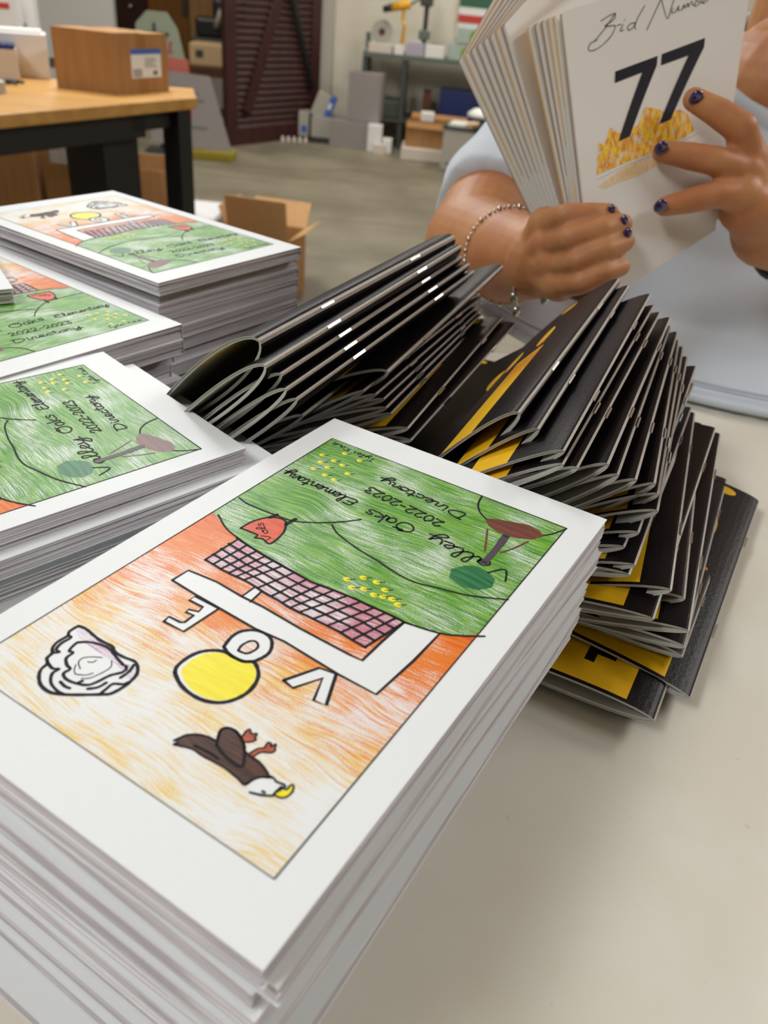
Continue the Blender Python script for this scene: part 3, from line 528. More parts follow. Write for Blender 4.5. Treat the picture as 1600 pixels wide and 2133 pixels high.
def flame_mat(name, light):
    m, nt, b = nmat(name); g = NG(nt); uv = g.n('ShaderNodeUVMap').outputs[0]
    f = g.noise(g.mapping(uv, scale=(.30, .10, 1)), 1, 5, .7); f2 = g.noise(g.mapping(uv, scale=(.2, .12, 1), loc=(9, 3, 0)), 1, 4, .7)
    c = g.mix(g.ramp(f, .42, .6), lin((240, 196, 16)), lin((214, 124, 10)))
    k = g.ramp(f2, .34, .48)
    if light: c = g.mix(.65, c, lin((226, 208, 180)))
    g.L(g.mix(k, lin((214, 206, 196)), c), b.inputs['Base Color']); b.inputs['Roughness'].default_value = .5; return m
M['flame'] = flame_mat('flame_print', False); M['flame2'] = flame_mat('flame_reflection_print', True)
M['backcover'] = plain('white_back_cover', (222, 215, 207), .5, var=.01, spec=.4)
M['mottle'] = plain('scuffed_label', (196, 190, 186), .5, var=.4, scale=120)

# ================================================================ room
def st(name, mb, mat, **k): return mb.build(name, mat, kind='structure', **k)
st('floor', MB().box((-7, -3, ZF-.1), (6, 12, ZF)), M['floor'])
st('ceiling', MB().box((-7, -3, CEIL), (6, 12, CEIL+.1)), M['wall'])
st('wall_back', MB().box((-.9, 8.35, ZF), (6, 8.5, CEIL)), M['wall'])
st('wall_far', MB().box((-7, 11.0, ZF), (-.9, 11.1, CEIL)), M['wall2'])
st('wall_left', MB().box((-7.1, -3, ZF), (-7, 11, CEIL)), M['wall'])
st('wall_right', MB().box((6, -3, ZF), (6.1, 8.5, CEIL)), M['wall'])
st('wall_front', MB().box((-7, -3.1, ZF), (6, -3, CEIL)), M['wall'])
st('wall_side', MB().box((-.9, 8.5, ZF), (-.8, 11, CEIL)), M['wall2'])
st('trim_1', MB().box((-1.0, 8.2, ZF), (-.87, 8.34, CEIL)), M['greyl'])
# far doors and panels on the far wall
st('door_1', MB().box((-5.2, 10.93, ZF), (-4.35, 10.99, 1.2)), M['wall2'])
d2 = st('door_2', MB().box((-3.72, 10.9, ZF), (-3.36, 10.99, 1.2)), M['walnut'])
MB().ball((-3.53, 10.87, -.12), .035).build('door_knob', M['silver'], d2, smooth=True)
d3 = st('door_3', MB().box((-3.34, 10.9, ZF), (-2.86, 10.99, 1.2)), M['ocher'])
MB().box((-2.93, 10.86, -.16), (-2.87, 10.9, .0)).build('door_plate', M['greyd'], d3)
st('trim_2', MB().box((-2.85, 10.9, ZF), (-2.3, 10.99, 1.2)), M['tanwood'])
PLAB = {p[:2]: s for p, s in zip(PANELS, ('near left of the work table', 'floor left of the person', 'right end of the work table', 'floor right behind the person', 'space before the louvred door', 'right end of the workbench', 'far end of the oak desk', 'far left back corner'))}
for (x, y, sx, sy, e, c) in PANELS:
    t = empty('ceiling_light_fixture', (x, y, CEIL), label='flush ceiling light panel above the '+PLAB[(x, y, sx, sy, e, c)[:2]], cat='ceiling light', group='light panels on the ceiling')
    fr = MB()
    for a, b in (((-sx/2-.03, -sy/2-.03), (sx/2+.03, -sy/2)), ((-sx/2-.03, sy/2), (sx/2+.03, sy/2+.03)), ((-sx/2-.03, -sy/2), (-sx/2, sy/2)), ((sx/2, -sy/2), (sx/2+.03, sy/2))):
        fr.box((a[0], a[1], -.06), (b[0], b[1], 0))
    fr.build('frame', M['white'], t); MB().box((-sx/2, -sy/2, -.05), (sx/2, sy/2, -.04)).build('diffuser', M['diff'], t)

# ================================================================ work table
tb = empty('work_table', (0, 0, 0), label='large grey laminate work table the booklet stacks stand on', cat='table')
tp = [(-1.3, -.55), (1.5, -.55), (1.5, .715), (-1.3, .735)]
MB().prism(tp, -.03, 0).build('tabletop', M['table'], tb, bevel=.004)
for x, y in ((-1.2, -.45), (1.4, -.45), (1.4, .6), (-1.2, .62)): MB().box((x-.025, y-.025, ZF), (x+.025, y+.025, -.03)).build('leg', M['black'], tb)
fr = MB()
for a, b in (((-1.2, -.46), (1.4, -.44)), ((-1.2, .6), (1.4, .62)), ((-1.21, -.45), (-1.19, .62)), ((1.39, -.45), (1.41, .6))): fr.box((a[0], a[1], -.09), (b[0], b[1], -.03))
fr.build('apron', M['black'], tb)

# ================================================================ directories
BW, BH = .1397, .2235
def smooth_pts(pts, k=4, closed=False):
    P = [Vector((p[0], p[1], 0)) for p in pts]; n = len(P)
    if n < 3: return [(p.x, p.y) for p in P]
    out = []
    for i in range(n if closed else n-1):
        p0 = P[(i-1) % n] if (closed or i > 0) else P[0]; p1 = P[i]; p2 = P[(i+1) % n]; p3 = P[(i+2) % n] if (closed or i < n-2) else P[-1]
        for j in range(k):
            t = j/k; q = .5*((2*p1)+(p2-p0)*t+(2*p0-5*p1+4*p2-p3)*t*t+(3*p1-p0-3*p2+p3)*t**3); out.append((q.x, q.y))
    if not closed: out.append((P[-1].x, P[-1].y))
    return out
LET = {  # simple handwriting, unit x-height = .6, cap = 1
 'V': (.75, [[(0, 1), (.3, .05), (.62, 1)]]), 'O': (.85, [[(.5, 1), (.12, .8), (.02, .4), (.25, 0), (.6, .05), (.75, .5), (.6, .9), (.35, .95), (.45, .8), (.8, .9)]]),
 'E': (.75, [[(.65, .95), (.2, .95), (.1, .6), (.5, .52)], [(.15, .58), (0, .2), (.2, 0), (.65, .08)]]), 'D': (.8, [[(.15, 1), (.05, 0), (.5, .1), (.7, .5), (.5, .9), (0, 1)]]),
 'T': (.6, [[(0, 1), (.6, 1)], [(.3, 1), (.25, 0)]]), 'K': (.6, [[(.05, 1), (.05, 0)], [(.5, 1), (.08, .45), (.5, 0)]]),
 'a': (.55, [[(.42, .5), (.2, .58), (.05, .3), (.15, 0), (.35, .1), (.42, .5), (.42, .1), (.55, .05)]]), 'l': (.38, [[(0, .05), (.25, .6), (.3, 1), (.15, 1), (.12, .3), (.2, 0), (.38, .08)]]),
 'e': (.48, [[(0, .1), (.3, .3), (.35, .52), (.18, .58), (.08, .25), (.2, 0), (.48, .1)]]), 'y': (.6, [[(.02, .55), (.08, .15), (.25, .1), (.42, .5)], [(.44, .55), (.38, -.1), (.2, -.5), (.02, -.35), (.3, .0), (.6, .1)]]),
 'k': (.5, [[(.05, 1), (.05, 0)], [(.4, .55), (.08, .3), (.42, 0)]]), 's': (.42, [[(.35, .5), (.12, .56), (.1, .4), (.32, .2), (.2, 0), (0, .05)]]),
 'm': (.75, [[(0, .5), (.06, 0)], [(.06, .3), (.2, .55), (.3, .45), (.3, 0)], [(.3, .3), (.45, .55), (.56, .4), (.58, 0), (.75, .08)]]), 'n': (.52, [[(0, .5), (.06, 0)], [(.06, .3), (.25, .56), (.36, .4), (.38, 0), (.52, .08)]]),
 't': (.4, [[(.2, .95), (.15, .2), (.25, 0), (.4, .08)], [(.02, .62), (.38, .66)]]), 'r': (.42, [[(.0, .1), (.1, .55), (.28, .52), (.25, .1), (.42, .05)]]), 'i': (.3, [[(.1, .5), (.1, .05), (.3, .05)], [(.1, .78), (.12, .74)]]),
 'c': (.42, [[(.36, .48), (.18, .56), (.04, .28), (.18, 0), (.42, .08)]]), 'o': (.5, [[(.25, .56), (.05, .4), (.08, .08), (.3, .02), (.42, .3), (.25, .56), (.5, .5)]]), 'u': (.5, [[(0, .52), (.04, .1), (.2, 0), (.36, .2), (.38, .52), (.4, .05), (.5, .05)]]),
 '2': (.6, [[(.05, .75), (.2, .98), (.45, .85), (.35, .45), (.05, .05), (.3, .08), (.55, .05)]]), '0': (.58, [[(.28, .98), (.06, .6), (.12, .1), (.35, .03), (.5, .45), (.38, .9), (.26, .96)]]),
 '3': (.52, [[(.05, .9), (.3, 1), (.42, .8), (.2, .55), (.45, .3), (.3, 0), (.02, .1)]]), '-': (.45, [[(.08, .45), (.35, .48)]]), ' ': (.4, [])}
LET['k '] = LET['k']
class Art:
    """prints flat polygons and pen ribbons into a mesh; coordinates in millimetres on the sheet"""
    def __init__(s, fn): s.mb = MB(); s.uv = []; s.fn = fn
    def poly(s, pts, layer, mi, fine=0):
        vs = [Vector((p[0], p[1], 0)) for p in pts]; tris = tessellate_polygon([vs])
        if fine:
            q = [[vs[i] for i in t] for t in tris]; out = []
            while q:
                t = q.pop(); e = [(t[1]-t[0]).length, (t[2]-t[1]).length, (t[0]-t[2]).length]; k = e.index(max(e))
                if e[k] > fine: a, b_, c_ = t[k], t[(k+1) % 3], t[(k+2) % 3]; m_ = (a+b_)/2; q += [[a, m_, c_], [m_, b_, c_]]
                else: out.append(t)
            vs = [p for t in out for p in t]; tris = [(3*i, 3*i+1, 3*i+2) for i in range(len(out))]
        s.mb.add([s.fn(p.x, p.y, layer) for p in vs], [t if ((vs[t[1]]-vs[t[0]]).cross(vs[t[2]]-vs[t[0]])).z > 0 else t[::-1] for t in tris], mi); s.uv += [(p.x, p.y) for p in vs]
    def ribbon(s, pts, wd, layer, mi, seed=0):
        r = random.Random(seed*7+len(pts)); P = [Vector((p[0], p[1], 0)) for p in pts]; vs = []; n = len(P)
        for i, p in enumerate(P):
            t = (P[min(i+1, n-1)]-P[max(i-1, 0)])
            if t.length < 1e-6: t = Vector((1, 0, 0))
            t.normalize(); nrm = Vector((-t.y, t.x, 0)); h = wd/2*(1+r.uniform(-.12, .12))
            vs += [p+nrm*h, p-nrm*h]
        s.mb.add([s.fn(p.x, p.y, layer) for p in vs], [(2*i+1, 2*i+3, 2*i+2, 2*i) for i in range(n-1)], mi); s.uv += [(p.x, p.y) for p in vs]
        for p in (P[0], P[-1]):
            c = [Vector((p.x+wd/2*math.cos(a*math.pi/4), p.y+wd/2*math.sin(a*math.pi/4), 0)) for a in range(8)]
            s.mb.add([s.fn(q.x, q.y, layer) for q in c], [tuple(range(8))], mi); s.uv += [(q.x, q.y) for q in c]
    def text(s, t, a, b, h, wd, layer, mi):
        a = Vector(a); b = Vector(b); d = b-a; L = d.length; d.normalize(); up = Vector((-d.y, d.x))
        tot = sum(LET[c][0] for c in t); k = L/tot; x = 0
        for ci, c in enumerate(t):
            wv, strokes = LET[c]
            for q in strokes:
                pts = [(a+d*((x+p[0])*k)+up*(p[1]*h)) for p in q]
                s.ribbon(smooth_pts([(p.x, p.y) for p in pts], 4), wd, layer, mi, ci)
            x += wv

CZ = .00035
def cover_mesh(art):
    OX, OY = 11.3, 17.7
    A = Art(lambda u, v, l: ((u+OX)/1000, (v+OY)/1000, CZ+l*.00002))
    mb = A.mb
    mb.box((0, 0, 0), (BW, BH, CZ)); A.uv += [(p[0]*1000-OX, p[1]*1000-OY) for p in mb.v]
    # spine sheet and back cover
    n = len(mb.v); T = .0088
    mb.box((BW-.0003, 0, -T), (BW+.0001, BH, CZ*.5)); mb.box((0, 0, -T-.0003), (BW, BH, -T)); A.uv += [(0, 0)]*(len(mb.v)-n)
    if art:
        for mt, ly, pts in FILLS: A.poly(pts, ly, CI[mt])
        for i, (wd, pts, mt) in enumerate(STROKES):
            q = pts if mt in ('frame', 'ink2') and len(pts) < 7 else smooth_pts(pts, 4)
            if mt in ('frame', 'inks'): q = pts
            A.ribbon(q, wd, 8, CI[mt], i)
        nl, nh = NET
        def lerp(P, t):
            t = min(max(t, 0), .9999)*(len(P)-1); i = int(t); f = t-i; return (P[i][0]*(1-f)+P[i+1][0]*f, P[i][1]*(1-f)+P[i+1][1]*f)
        N = 15
        for k in range(N+1):
            a, b = lerp(nl, k/N), lerp(nh, min(1, k/N+.01)); A.ribbon([a, ((a[0]+b[0])/2, (a[1]+b[1])/2), b], 1.0, 8, CI['ink'], k)
        for j in range(5):
            t = j/4; A.ribbon([(lerp(nl, q/14)[0]*(1-t)+lerp(nh, q/14)[0]*t+rnd.uniform(-.2, .2), lerp(nl, q/14)[1]*(1-t)+lerp(nh, q/14)[1]*t+rnd.uniform(-.2, .2)) for q in range(15)], 1.05, 8, CI['ink'], j)
        for (u, v) in FLOWERS:
            c = [(u+1.5*math.cos(a), v+1.2*math.sin(a)) for a in [k*math.pi/5 for k in range(10)]]
            A.poly(c, 6, CI['yellow']); A.ribbon([(u-.2, v), (u-1.0, v-.5), (u-2.4, v-2.0)], .35, 8, CI['ink'], 1)
        for t, a, b, h in TEXT: A.text(t, a, b, h*1.25, .85 if h > 3 else .45, 7, CI['ink'])
    return mb.mesh('cover', CM, uvf=A.uv)
COVER_ART = cover_mesh(True); COVER_PLAIN = cover_mesh(False)
def page_block_mesh(seed, T=.0085, n=9, amp=.0011):
    r = random.Random(seed); mb = MB(); z = -T
    nu, nv = 5, 8; th = T/n
    for k in range(n):
        z0 = -T+k*th; z1 = z0+th*r.uniform(.80, .99); dx, dy = r.uniform(-.0006, .0005), r.uniform(-.0005, .0006); ph = r.uniform(0, 6.3); am = amp*r.uniform(.1, .55)*(1 if 0 < k < n-1 else 0)
        fx = r.uniform(.4, 1.4)
        def w(u, v): return am*(math.sin(ph+v*3.0*fx+u*2)+.4*math.sin(2*ph+u*5))*(.3+.7*(2*abs(u-.5))**2)
        vs = []
        for zz in (z0, z1):
            for j in range(nv+1):
                for i in range(nu+1):
                    u, v = i/nu, j/nv; vs.append((.0005+dx+u*(BW-.0010), .0005+dy+v*(BH-.0010), zz+w(u, v)))
        s = (nu+1)*(nv+1); fs = []
        for j in range(nv):
            for i in range(nu):
                a = j*(nu+1)+i; fs.append((a, a+nu+1, a+nu+2, a+1)); fs.append((s+a, s+a+1, s+a+nu+2, s+a+nu+1))
        for i in range(nu):
            fs.append((i, i+1, s+i+1, s+i)); a = nv*(nu+1)+i; fs.append((a+1, a, s+a, s+a+1))
        for j in range(nv):
            a = j*(nu+1); fs.append((a+nu+1, a, s+a, s+a+nu+1)); a += nu; fs.append((a, a+nu+1, s+a+nu+1, s+a))
        mb.add(vs, fs)
    return mb.mesh('page_block', M['edges'])
BLOCKS = [page_block_mesh(s) for s in range(7)]
ORD = ['topmost', 'second', 'third', 'fourth', 'fifth', 'sixth', 'seventh', 'eighth', 'ninth', 'tenth', 'eleventh', 'twelfth', 'thirteenth']
def directory(loc, rz, ci, art, label, group, scale=1, tilt=(0, 0)):
    o = empty('school_directory', loc, rz, label=label, cat='booklet', group=group); o.rotation_euler = (tilt[0], tilt[1], rz)
    o.scale = (1, 1, scale)
    obj('cover', COVER_ART if art else COVER_PLAIN, o); obj('page_block', BLOCKS[ci % 7], o); return o
def dir_stack(B, ang, ztop, n, seed, where, group, jit, offs={}, base=0.0):
    r = random.Random(seed); th = (ztop-base)/n; sc = (th-.0001)/(.0088+CZ+.0003)
    for k in range(n):
        z = ztop-k*th-CZ*sc-.00005
        dx = r.uniform(-jit, jit) if k else 0; dy = r.uniform(-jit, jit) if k else 0; da = r.uniform(-.012, .012) if k else 0
        ox, oy, oa = offs.get(k, (0, 0, 0)); dx += ox; dy += oy; da += oa
        c, s = math.cos(ang), math.sin(ang)
        pos = (B[0]+c*dx-s*dy, B[1]+s*dx+c*dy, z)
        lab = ('white school directory with crayon drawn cover, top of the %s' if k == 0 else 'plain white school directory, %s from the top of the ' % ORD[k]+'%s') % where
        directory(pos, ang+da, r.randrange(7), k == 0, lab, group, sc)
D2 = math.radians
NEARO = {1: (.0, -.0005, .003), 2: (-.002, .001, -.012), 3: (.0015, 0, .004), 5: (.002, .001, 0), 6: (.001, 0, .008), 8: (.009, .001, .004), 9: (.012, .001, .006), 10: (.013, .003, .004), 11: (.014, .015, .012)}
dir_stack((.0932, .2834), D2(150.75), .1002, 12, 3, 'nearest stack', 'directories in the nearest stack', .0022, NEARO)
dir_stack((-.068, .331), D2(136.9), .0904, 10, 5, 'middle left stack', 'directories in the middle left stack', .0025, {1: (-.004, -.015, .0), 2: (.004, -.003, .01), 6: (.004, .004, .02)})
dir_stack((-.217, .362), D2(55.4), .092, 10, 9, 'stack at the left edge', 'directories in the left edge stack', .002, {1: (-.002, .001, -.01), 3: (-.004, .002, .02), 2: (0, .006, 0)})
dir_stack((-.160, .5056), D2(56.9), .107, 12, 11, 'farthest stack', 'directories in the farthest stack', .002, {k: (0.004, .006, .0) if k < 6 else (-.004, .008, .02) for k in range(1, 12)})
directory(LOOSE, D2(125), 3, False, 'white closed booklet lying loose on top of the left edge stack', 'loose directories', .95)

# ================================================================ programs
def lens_section(W, t, n=16):
    pts = []
    for i in range(n+1):
        s = (i/n)**2.3; g = t*1.4*(s**.5)*((1-s)**1.15)+.0004; pts.append((s*W, g))
    return pts
def program_meshes(W, L, t, key, cache={}):
    k = (round(W, 3), round(L, 3), round(t, 3), key)
    if k in cache: return cache[k]
    sec = lens_section(W, t); n = len(sec)
    outer = [(x, z) for x, z in reversed(sec)]+[(x, -z) for x, z in sec[1:]]
    outer[n-1] = (-.0006, 0)
    def off(path, d):
        out = []
        for i, (x, z) in enumerate(path):
            a = path[max(0, i-1)]; b = path[min(len(path)-1, i+1)]; tx, tz = b[0]-a[0], b[1]-a[1]; l = math.hypot(tx, tz) or 1
            out.append((x-tz/l*d*-1*-1, z+tx/l*d*-1*-1))
        return out
    # path runs fore edge -> fold (top) -> fore edge (bottom); inward is to the left of travel
    def inward(path, d):
        o = []
        for i, (x, z) in enumerate(path):
            a = path[max(0, i-1)]; b = path[min(len(path)-1, i+1)]; tx, tz = b[0]-a[0], b[1]-a[1]; l = math.hypot(tx, tz) or 1
            nx, nz = -tz/l, tx/l; q = (x+nx*d, z+nz*d)
            if (z > 0 and q[1] < .00015): q = (q[0], .00015)
            if (z < 0 and q[1] > -.00015): q = (q[0], -.00015)
            o.append(q)
        return o
    ce = .0003; inn = inward(outer, ce)
    def ribbon(po, pi, y0, y1, mo, mi, me, uvon, ny=6):
        mb = MB(); uv = []; N = len(po)
        vs = []
        for j in range(ny+1):
            y = y0+(y1-y0)*j/ny
            for (x, z) in po: vs.append((x, y, z)); uv.append((max(x, 0)*1000 if z >= 0 else 200+x*1000, y*1000))
            for (x, z) in pi: vs.append((x, y, z)); uv.append((200, y*1000))
        S = 2*N; fs = []; ms = []
        for j in range(ny):
            for i in range(N-1):
                a = j*S+i; cre = abs(i-(N-2)/2) <= 1.1
                fs.append((a, a+S, a+S+1, a+1)); ms.append(mo[1] if (cre and len(mo) > 1) else mo[0])
                a += N; fs.append((a, a+1, a+S+1, a+S)); ms.append(mi)
            for e in (0, N-1):
                a = j*S+e; fs.append((a, a+N, a+N+S, a+S)); ms.append(me)
        for j in (0, ny):
            for i in range(N-1):
                a = j*S+i; fs.append((a, a+1, a+N+1, a+N) if j == 0 else (a, a+N, a+N+1, a+1)); ms.append(me)
        mb.v = vs; mb.f = fs; mb.m = ms; return mb, uv
    mb, uv = ribbon(outer, inn, 0, L, (0, 1), 2, 2, True); cov = mb.mesh('cover', [M[key], M['crease'], M['papg']], uvf=uv)
    po = inward(outer, ce+.0001); pi = inward(outer, ce+.0014)
    mb, uv = ribbon(po, pi, .0006, L-.0006, (0,), 0, 0, False); pg = mb.mesh('pages', [M['papg']])
    stp = MB().box((-.0013, -.006, -.0006), (-.0004, .006, .0006)).mesh('staple', M['steelp'])
    cache[k] = (cov, pg, stp); return cache[k]
def program(P0, P1, tilt, bulge, label, group, twist=0, name='folded_program'):
    P0 = Vector(P0); P1 = Vector(P1); s = P1-P0; L = s.length; s.normalize()
    h = Vector((0, 0, 1)).cross(s).normalized(); up = s.cross(h)
    if up.z < 0: up = -up
    d = h*math.cos(tilt)-up*math.sin(tilt); nrm = d.cross(s)
    if nrm.z < 0: nrm = -nrm
    o = empty(name, P0, label=label, cat='booklet', group=group)
    # local x = towards fore edge, y = along fold, z = face normal
    right = d.cross(s); R = Matrix((d, s, right)).transposed() if right.z > 0 else Matrix((d, s, -right)).transposed()
    o.matrix_world = Matrix.Translation(P0) @ R.to_4x4()
    cov, pg, stp = program_meshes(.1397, L, bulge, 'progw' if P0.z > .1 else 'prog')
    obj('cover', cov, o); obj('pages', pg, o)
    for f in (.27, .73): q = obj('staple', stp, o); q.location = (0, L*f, 0)
    return o
def place_programs(rows, group, names):
    for i, (a, b, t, bu) in enumerate(rows): program(a, b, t, bu, names(i), group)
nR = len(PROG_R)
ORDR = ['lowest', 'second lowest', 'third lowest', 'fourth lowest', 'fifth lowest', 'sixth', 'seventh', 'eighth', 'ninth', 'tenth', 'eleventh', 'twelfth', 'thirteenth', 'fourteenth', 'fifteenth', 'sixteenth', 'seventeenth', 'eighteenth', 'nineteenth', 'twentieth', 'twenty-first', 'second highest', 'highest']
def nmR(i):
    if i == 0: return 'black program lying flattest at the right end of the fan on the grey table'
    if i == 1: return 'black program whose big yellow letter shows, at the near bottom of the right fan'
    return 'black folded program with silver staples, %s counted from the bottom in the right fan' % ORDR[i]
place_programs(PROG_R, 'programs fanned out on the right', nmR)
ORDB = {0: 'lowest of the dark gap between the two fans', 1: 'second lowest of the dark gap between the two fans', 2: 'third lowest of the dark gap between the two fans'}
def nmB(i):
    if i in ORDB: return 'black folded program lying '+ORDB[i]
    k = len(PROG_B)-1-i
    return 'black folded program, %s counted from the left end of the back fan' % (['first', 'second', 'third', 'fourth', 'fifth', 'sixth', 'seventh', 'eighth', 'ninth', 'tenth', 'eleventh', 'twelfth', 'thirteenth', 'fourteenth'][k])
place_programs(PROG_B, 'programs fanned out at the back', nmB)
a, b, t, bu = PROG_X[0]
program(a, b, t, bu, 'black program slipped forward out of line near the top of the right fan', 'programs fanned out on the right')

# ================================================================ held pack
def pack_booklet(q, thick, label, art=False):
    TL, TR, BR, BL = [Vector(p) for p in q]; o = empty('bid_program', BL, label=label, cat='booklet', group='programs held in the hands')
    nrm = (BR-BL).cross(TL-BL).normalized()
    if nrm.dot(Vector(CAM_LOC)-BL) < 0: nrm = -nrm
    def S(u, v, off): return BL*(1-u)*(1-v)+BR*u*(1-v)+TR*u*v+TL*(1-u)*v+nrm*off-BL
    nu, nv = (24, 32) if art else (6, 8)
    def slab(z0, z1, ins):
        vs = []; fs = []
        for z in (z0, z1):
            for j in range(nv+1):
                for i in range(nu+1): vs.append(S(ins+(1-2*ins)*i/nu, ins+(1-2*ins)*j/nv, z))
        s = (nu+1)*(nv+1)
        for j in range(nv):
            for i in range(nu): a = j*(nu+1)+i; fs.append((a, a+nu+1, a+nu+2, a+1)); fs.append((s+a, s+a+1, s+a+nu+2, s+a+nu+1))
        for i in range(nu): fs.append((i, i+1, s+i+1, s+i)); a = nv*(nu+1)+i; fs.append((a+1, a, s+a, s+a+1))
        for j in range(nv): a = j*(nu+1); fs.append((a+nu+1, a, s+a, s+a+nu+1)); a += nu; fs.append((a, a+nu+1, s+a+nu+1, s+a))
        return vs, fs
    mb = MB(); mb.add(*slab(-.0003, 0, 0), 0); uv = [(0, 0)]*len(mb.v)
    if art:
        A = Art(lambda u, v, l: S(u/139.7, v/215.9, l*.00012)); A.mb = mb; A.uv = uv
        sc = lambda P: [(p[0]*139.7, p[1]*215.9) for p in P]
        A.poly(sc(FLAME), 1, 2, 4); A.poly(sc(FLAME2), 1, 3, 4)
        for P in P77: A.poly(sc(P), 3, 1, 5)
        for P in BID: A.ribbon(smooth_pts(sc(P), 5), .5, 4, 1)
        for P in LINE: A.ribbon(smooth_pts(sc(P), 3), .8, 4, 4)
        uv = A.uv
    mb.build('back_cover', [M['backcover'], M['ink'], M['flame'], M['flame2'], M['paper']], o, uvf=uv)
    mb = MB(); mb.add(*slab(-thick+.0003, -.0004, .004)); mb.build('pages', M['papg'], o)
    mb = MB(); mb.add(*slab(-thick, -thick+.0003, 0)); mb.build('front_cover', M['yellow' if rnd.random() < .35 else 'tapec'], o)
    return o
for i, q in enumerate(PACK):
    if i == 0: lab = 'white backed program held up in front with bid number 77 in flames'
    elif i < 6: lab = 'white backed program, %s behind the one reading 77 in the held bundle' % ORD[i-1].replace('topmost', 'first')
    else: lab = 'white backed program, %s of the part of the held bundle fanned to the left' % ['first', 'second', 'third', 'fourth', 'fifth', 'sixth', 'seventh', 'eighth'][i-6]
    pack_booklet(q, .0034, lab, i == 0)

# ================================================================ person
def V(p): return Vector(p)
def chain(mb, pts, rads, n=14):
    """tapered limb: ball at every joint, cone between"""
    for i, (p, r) in enumerate(zip(pts, rads)):
        mb.ball(p, r, 14, 10)
        if i: mb.tube([pts[i-1], p], [rads[i-1], r], n)
def ell_between(mb, a, b, ra, rb, flat, nrm):
    pass
def remesh(mb, name, voxel, mat, parent, smooth_it=6, disp=None, keep=None, dec=None):
    me = mb.mesh(name+'_src', mat); o = bpy.data.objects.new(name, me); COL.objects.link(o)
    md = o.modifiers.new('r', 'REMESH'); md.mode = 'VOXEL'; md.voxel_size = voxel; md.use_smooth_shade = True
    sm = o.modifiers.new('s', 'SMOOTH'); sm.factor = .5; sm.iterations = smooth_it
    dg = bpy.context.evaluated_depsgraph_get(); dg.update()
    ev = o.evaluated_get(dg); nm = bpy.data.meshes.new_from_object(ev); nm.name = name
    o.modifiers.clear(); o.data = nm; bpy.data.meshes.remove(me)
    if not nm.materials: nm.materials.append(mat)
    if disp:
        nm.update(); no = [v.normal.copy() for v in nm.vertices]
        for v, n_ in zip(nm.vertices, no): v.co += disp(v.co, n_)
    if keep:
        bm = bmesh.new(); bm.from_mesh(nm); bmesh.ops.delete(bm, geom=[v for v in bm.verts if not keep(v.co)], context='VERTS'); bm.to_mesh(nm); bm.free()
    nm.polygons.foreach_set('use_smooth', [True]*len(nm.polygons)); nm.update()
    o.parent = parent; return o
P = PERSON
per = empty('person', (0, 0, 0), label='person in a pale blue t-shirt holding up a bundle of programs', cat='person')
mb = MB()
# torso, neck, head
NB = Vector((.425, 1.085, .26)); HC = Vector((.42, 1.06, .455))
Rsh = Vector((.20, 1.08, .165)); Rhem = V(P['Rhem']); Lsh = Vector((.64, 1.08, .175)); Lel = Vector((.565, .79, .085))
mb.ball((.46, 1.12, -.30), (.21, .17, .16), 24, 14); mb.ball((.44, 1.04, -.11), (.225, .19, .17), 24, 14); mb.ball((.435, 1.09, .08), (.19, .145, .15), 24, 14)
chain(mb, [Rsh, Vector((.35, 1.12, .19)), Vector((.455, 1.12, .19)), Vector((.56, 1.12, .19)), Lsh], [.06, .075, .09, .075, .06])
chain(mb, [Vector((.44, 1.10, .19)), NB, Vector((.42, 1.08, .39))], [.085, .066, .058], 24)
mb.ball((.425, 1.045, .215), (.105, .09, .085), 24, 16)
# head shape: cranium, jaw, chin, nose, ears, brow
mb.ball(HC+Vector((0, .02, .03)), (.076, .094, .095), 24, 16); mb.ball(HC+Vector((0, -.03, -.045)), (.056, .062, .062), 20, 12); mb.ball(HC+Vector((0, -.07, -.085)), (.026, .022, .022))
mb.tube([HC+Vector((0, -.072, .02)), HC+Vector((0, -.098, -.022))], [.008, .014]); mb.ball(HC+Vector((0, -.092, -.024)), (.017, .014, .011))
for s in (-1, 1):
    mb.ball(HC+Vector((.078*s, .01, -.005)), (.008, .018, .03)); mb.ball(HC+Vector((.028*s, -.068, .03)), (.02, .012, .01)); mb.ball(HC+Vector((.036*s, -.055, -.02)), (.024, .02, .022))
mb.ball(HC+Vector((0, -.078, -.056)), (.024, .012, .007)); mb.ball(HC+Vector((0, -.076, -.067)), (.02, .012, .007))
# hips and seated legs
for s in (-1, 1):
    x = .46+s*.12
    chain(mb, [(x, 1.14, -.34), (x+s*.05, .80, -.36), (x+s*.06, .82, -.66), (x+s*.06, .84, -.82)], [.11, .07, .05, .038]); mb.ball((x+s*.06, .79, -.865), (.04, .11, .033))
# arms
chain(mb, [Rsh, Rhem, V(P['Relb']), V(P['Rfore']), V(P['Rwr'])], [.060, .048, .049, .041, .030], 28)
chain(mb, [Lsh, Lel, V(P['Lwr'])+(Lel-V(P['Lwr']))*.3, V(P['Lwr'])], [.06, .046, .034, .030], 24)
# right hand (closed round the bundle)
wr = V(P['Rwr'])
for i in range(4):
    mc, pp, dd, tt = [V(P[k][i]) for k in ('Rmcp', 'Rpip', 'Rdip', 'Rtip')]; r = (.0098, .0100, .0096, .0086)[i]
    chain(mb, [wr, mc], [.021, .0145]); chain(mb, [mc, pp, dd, tt], [.0118, r, r*.92, r*.8])
th = [V(p) for p in P['Rth']]; chain(mb, th, [.018, .013, .0115, .0095])
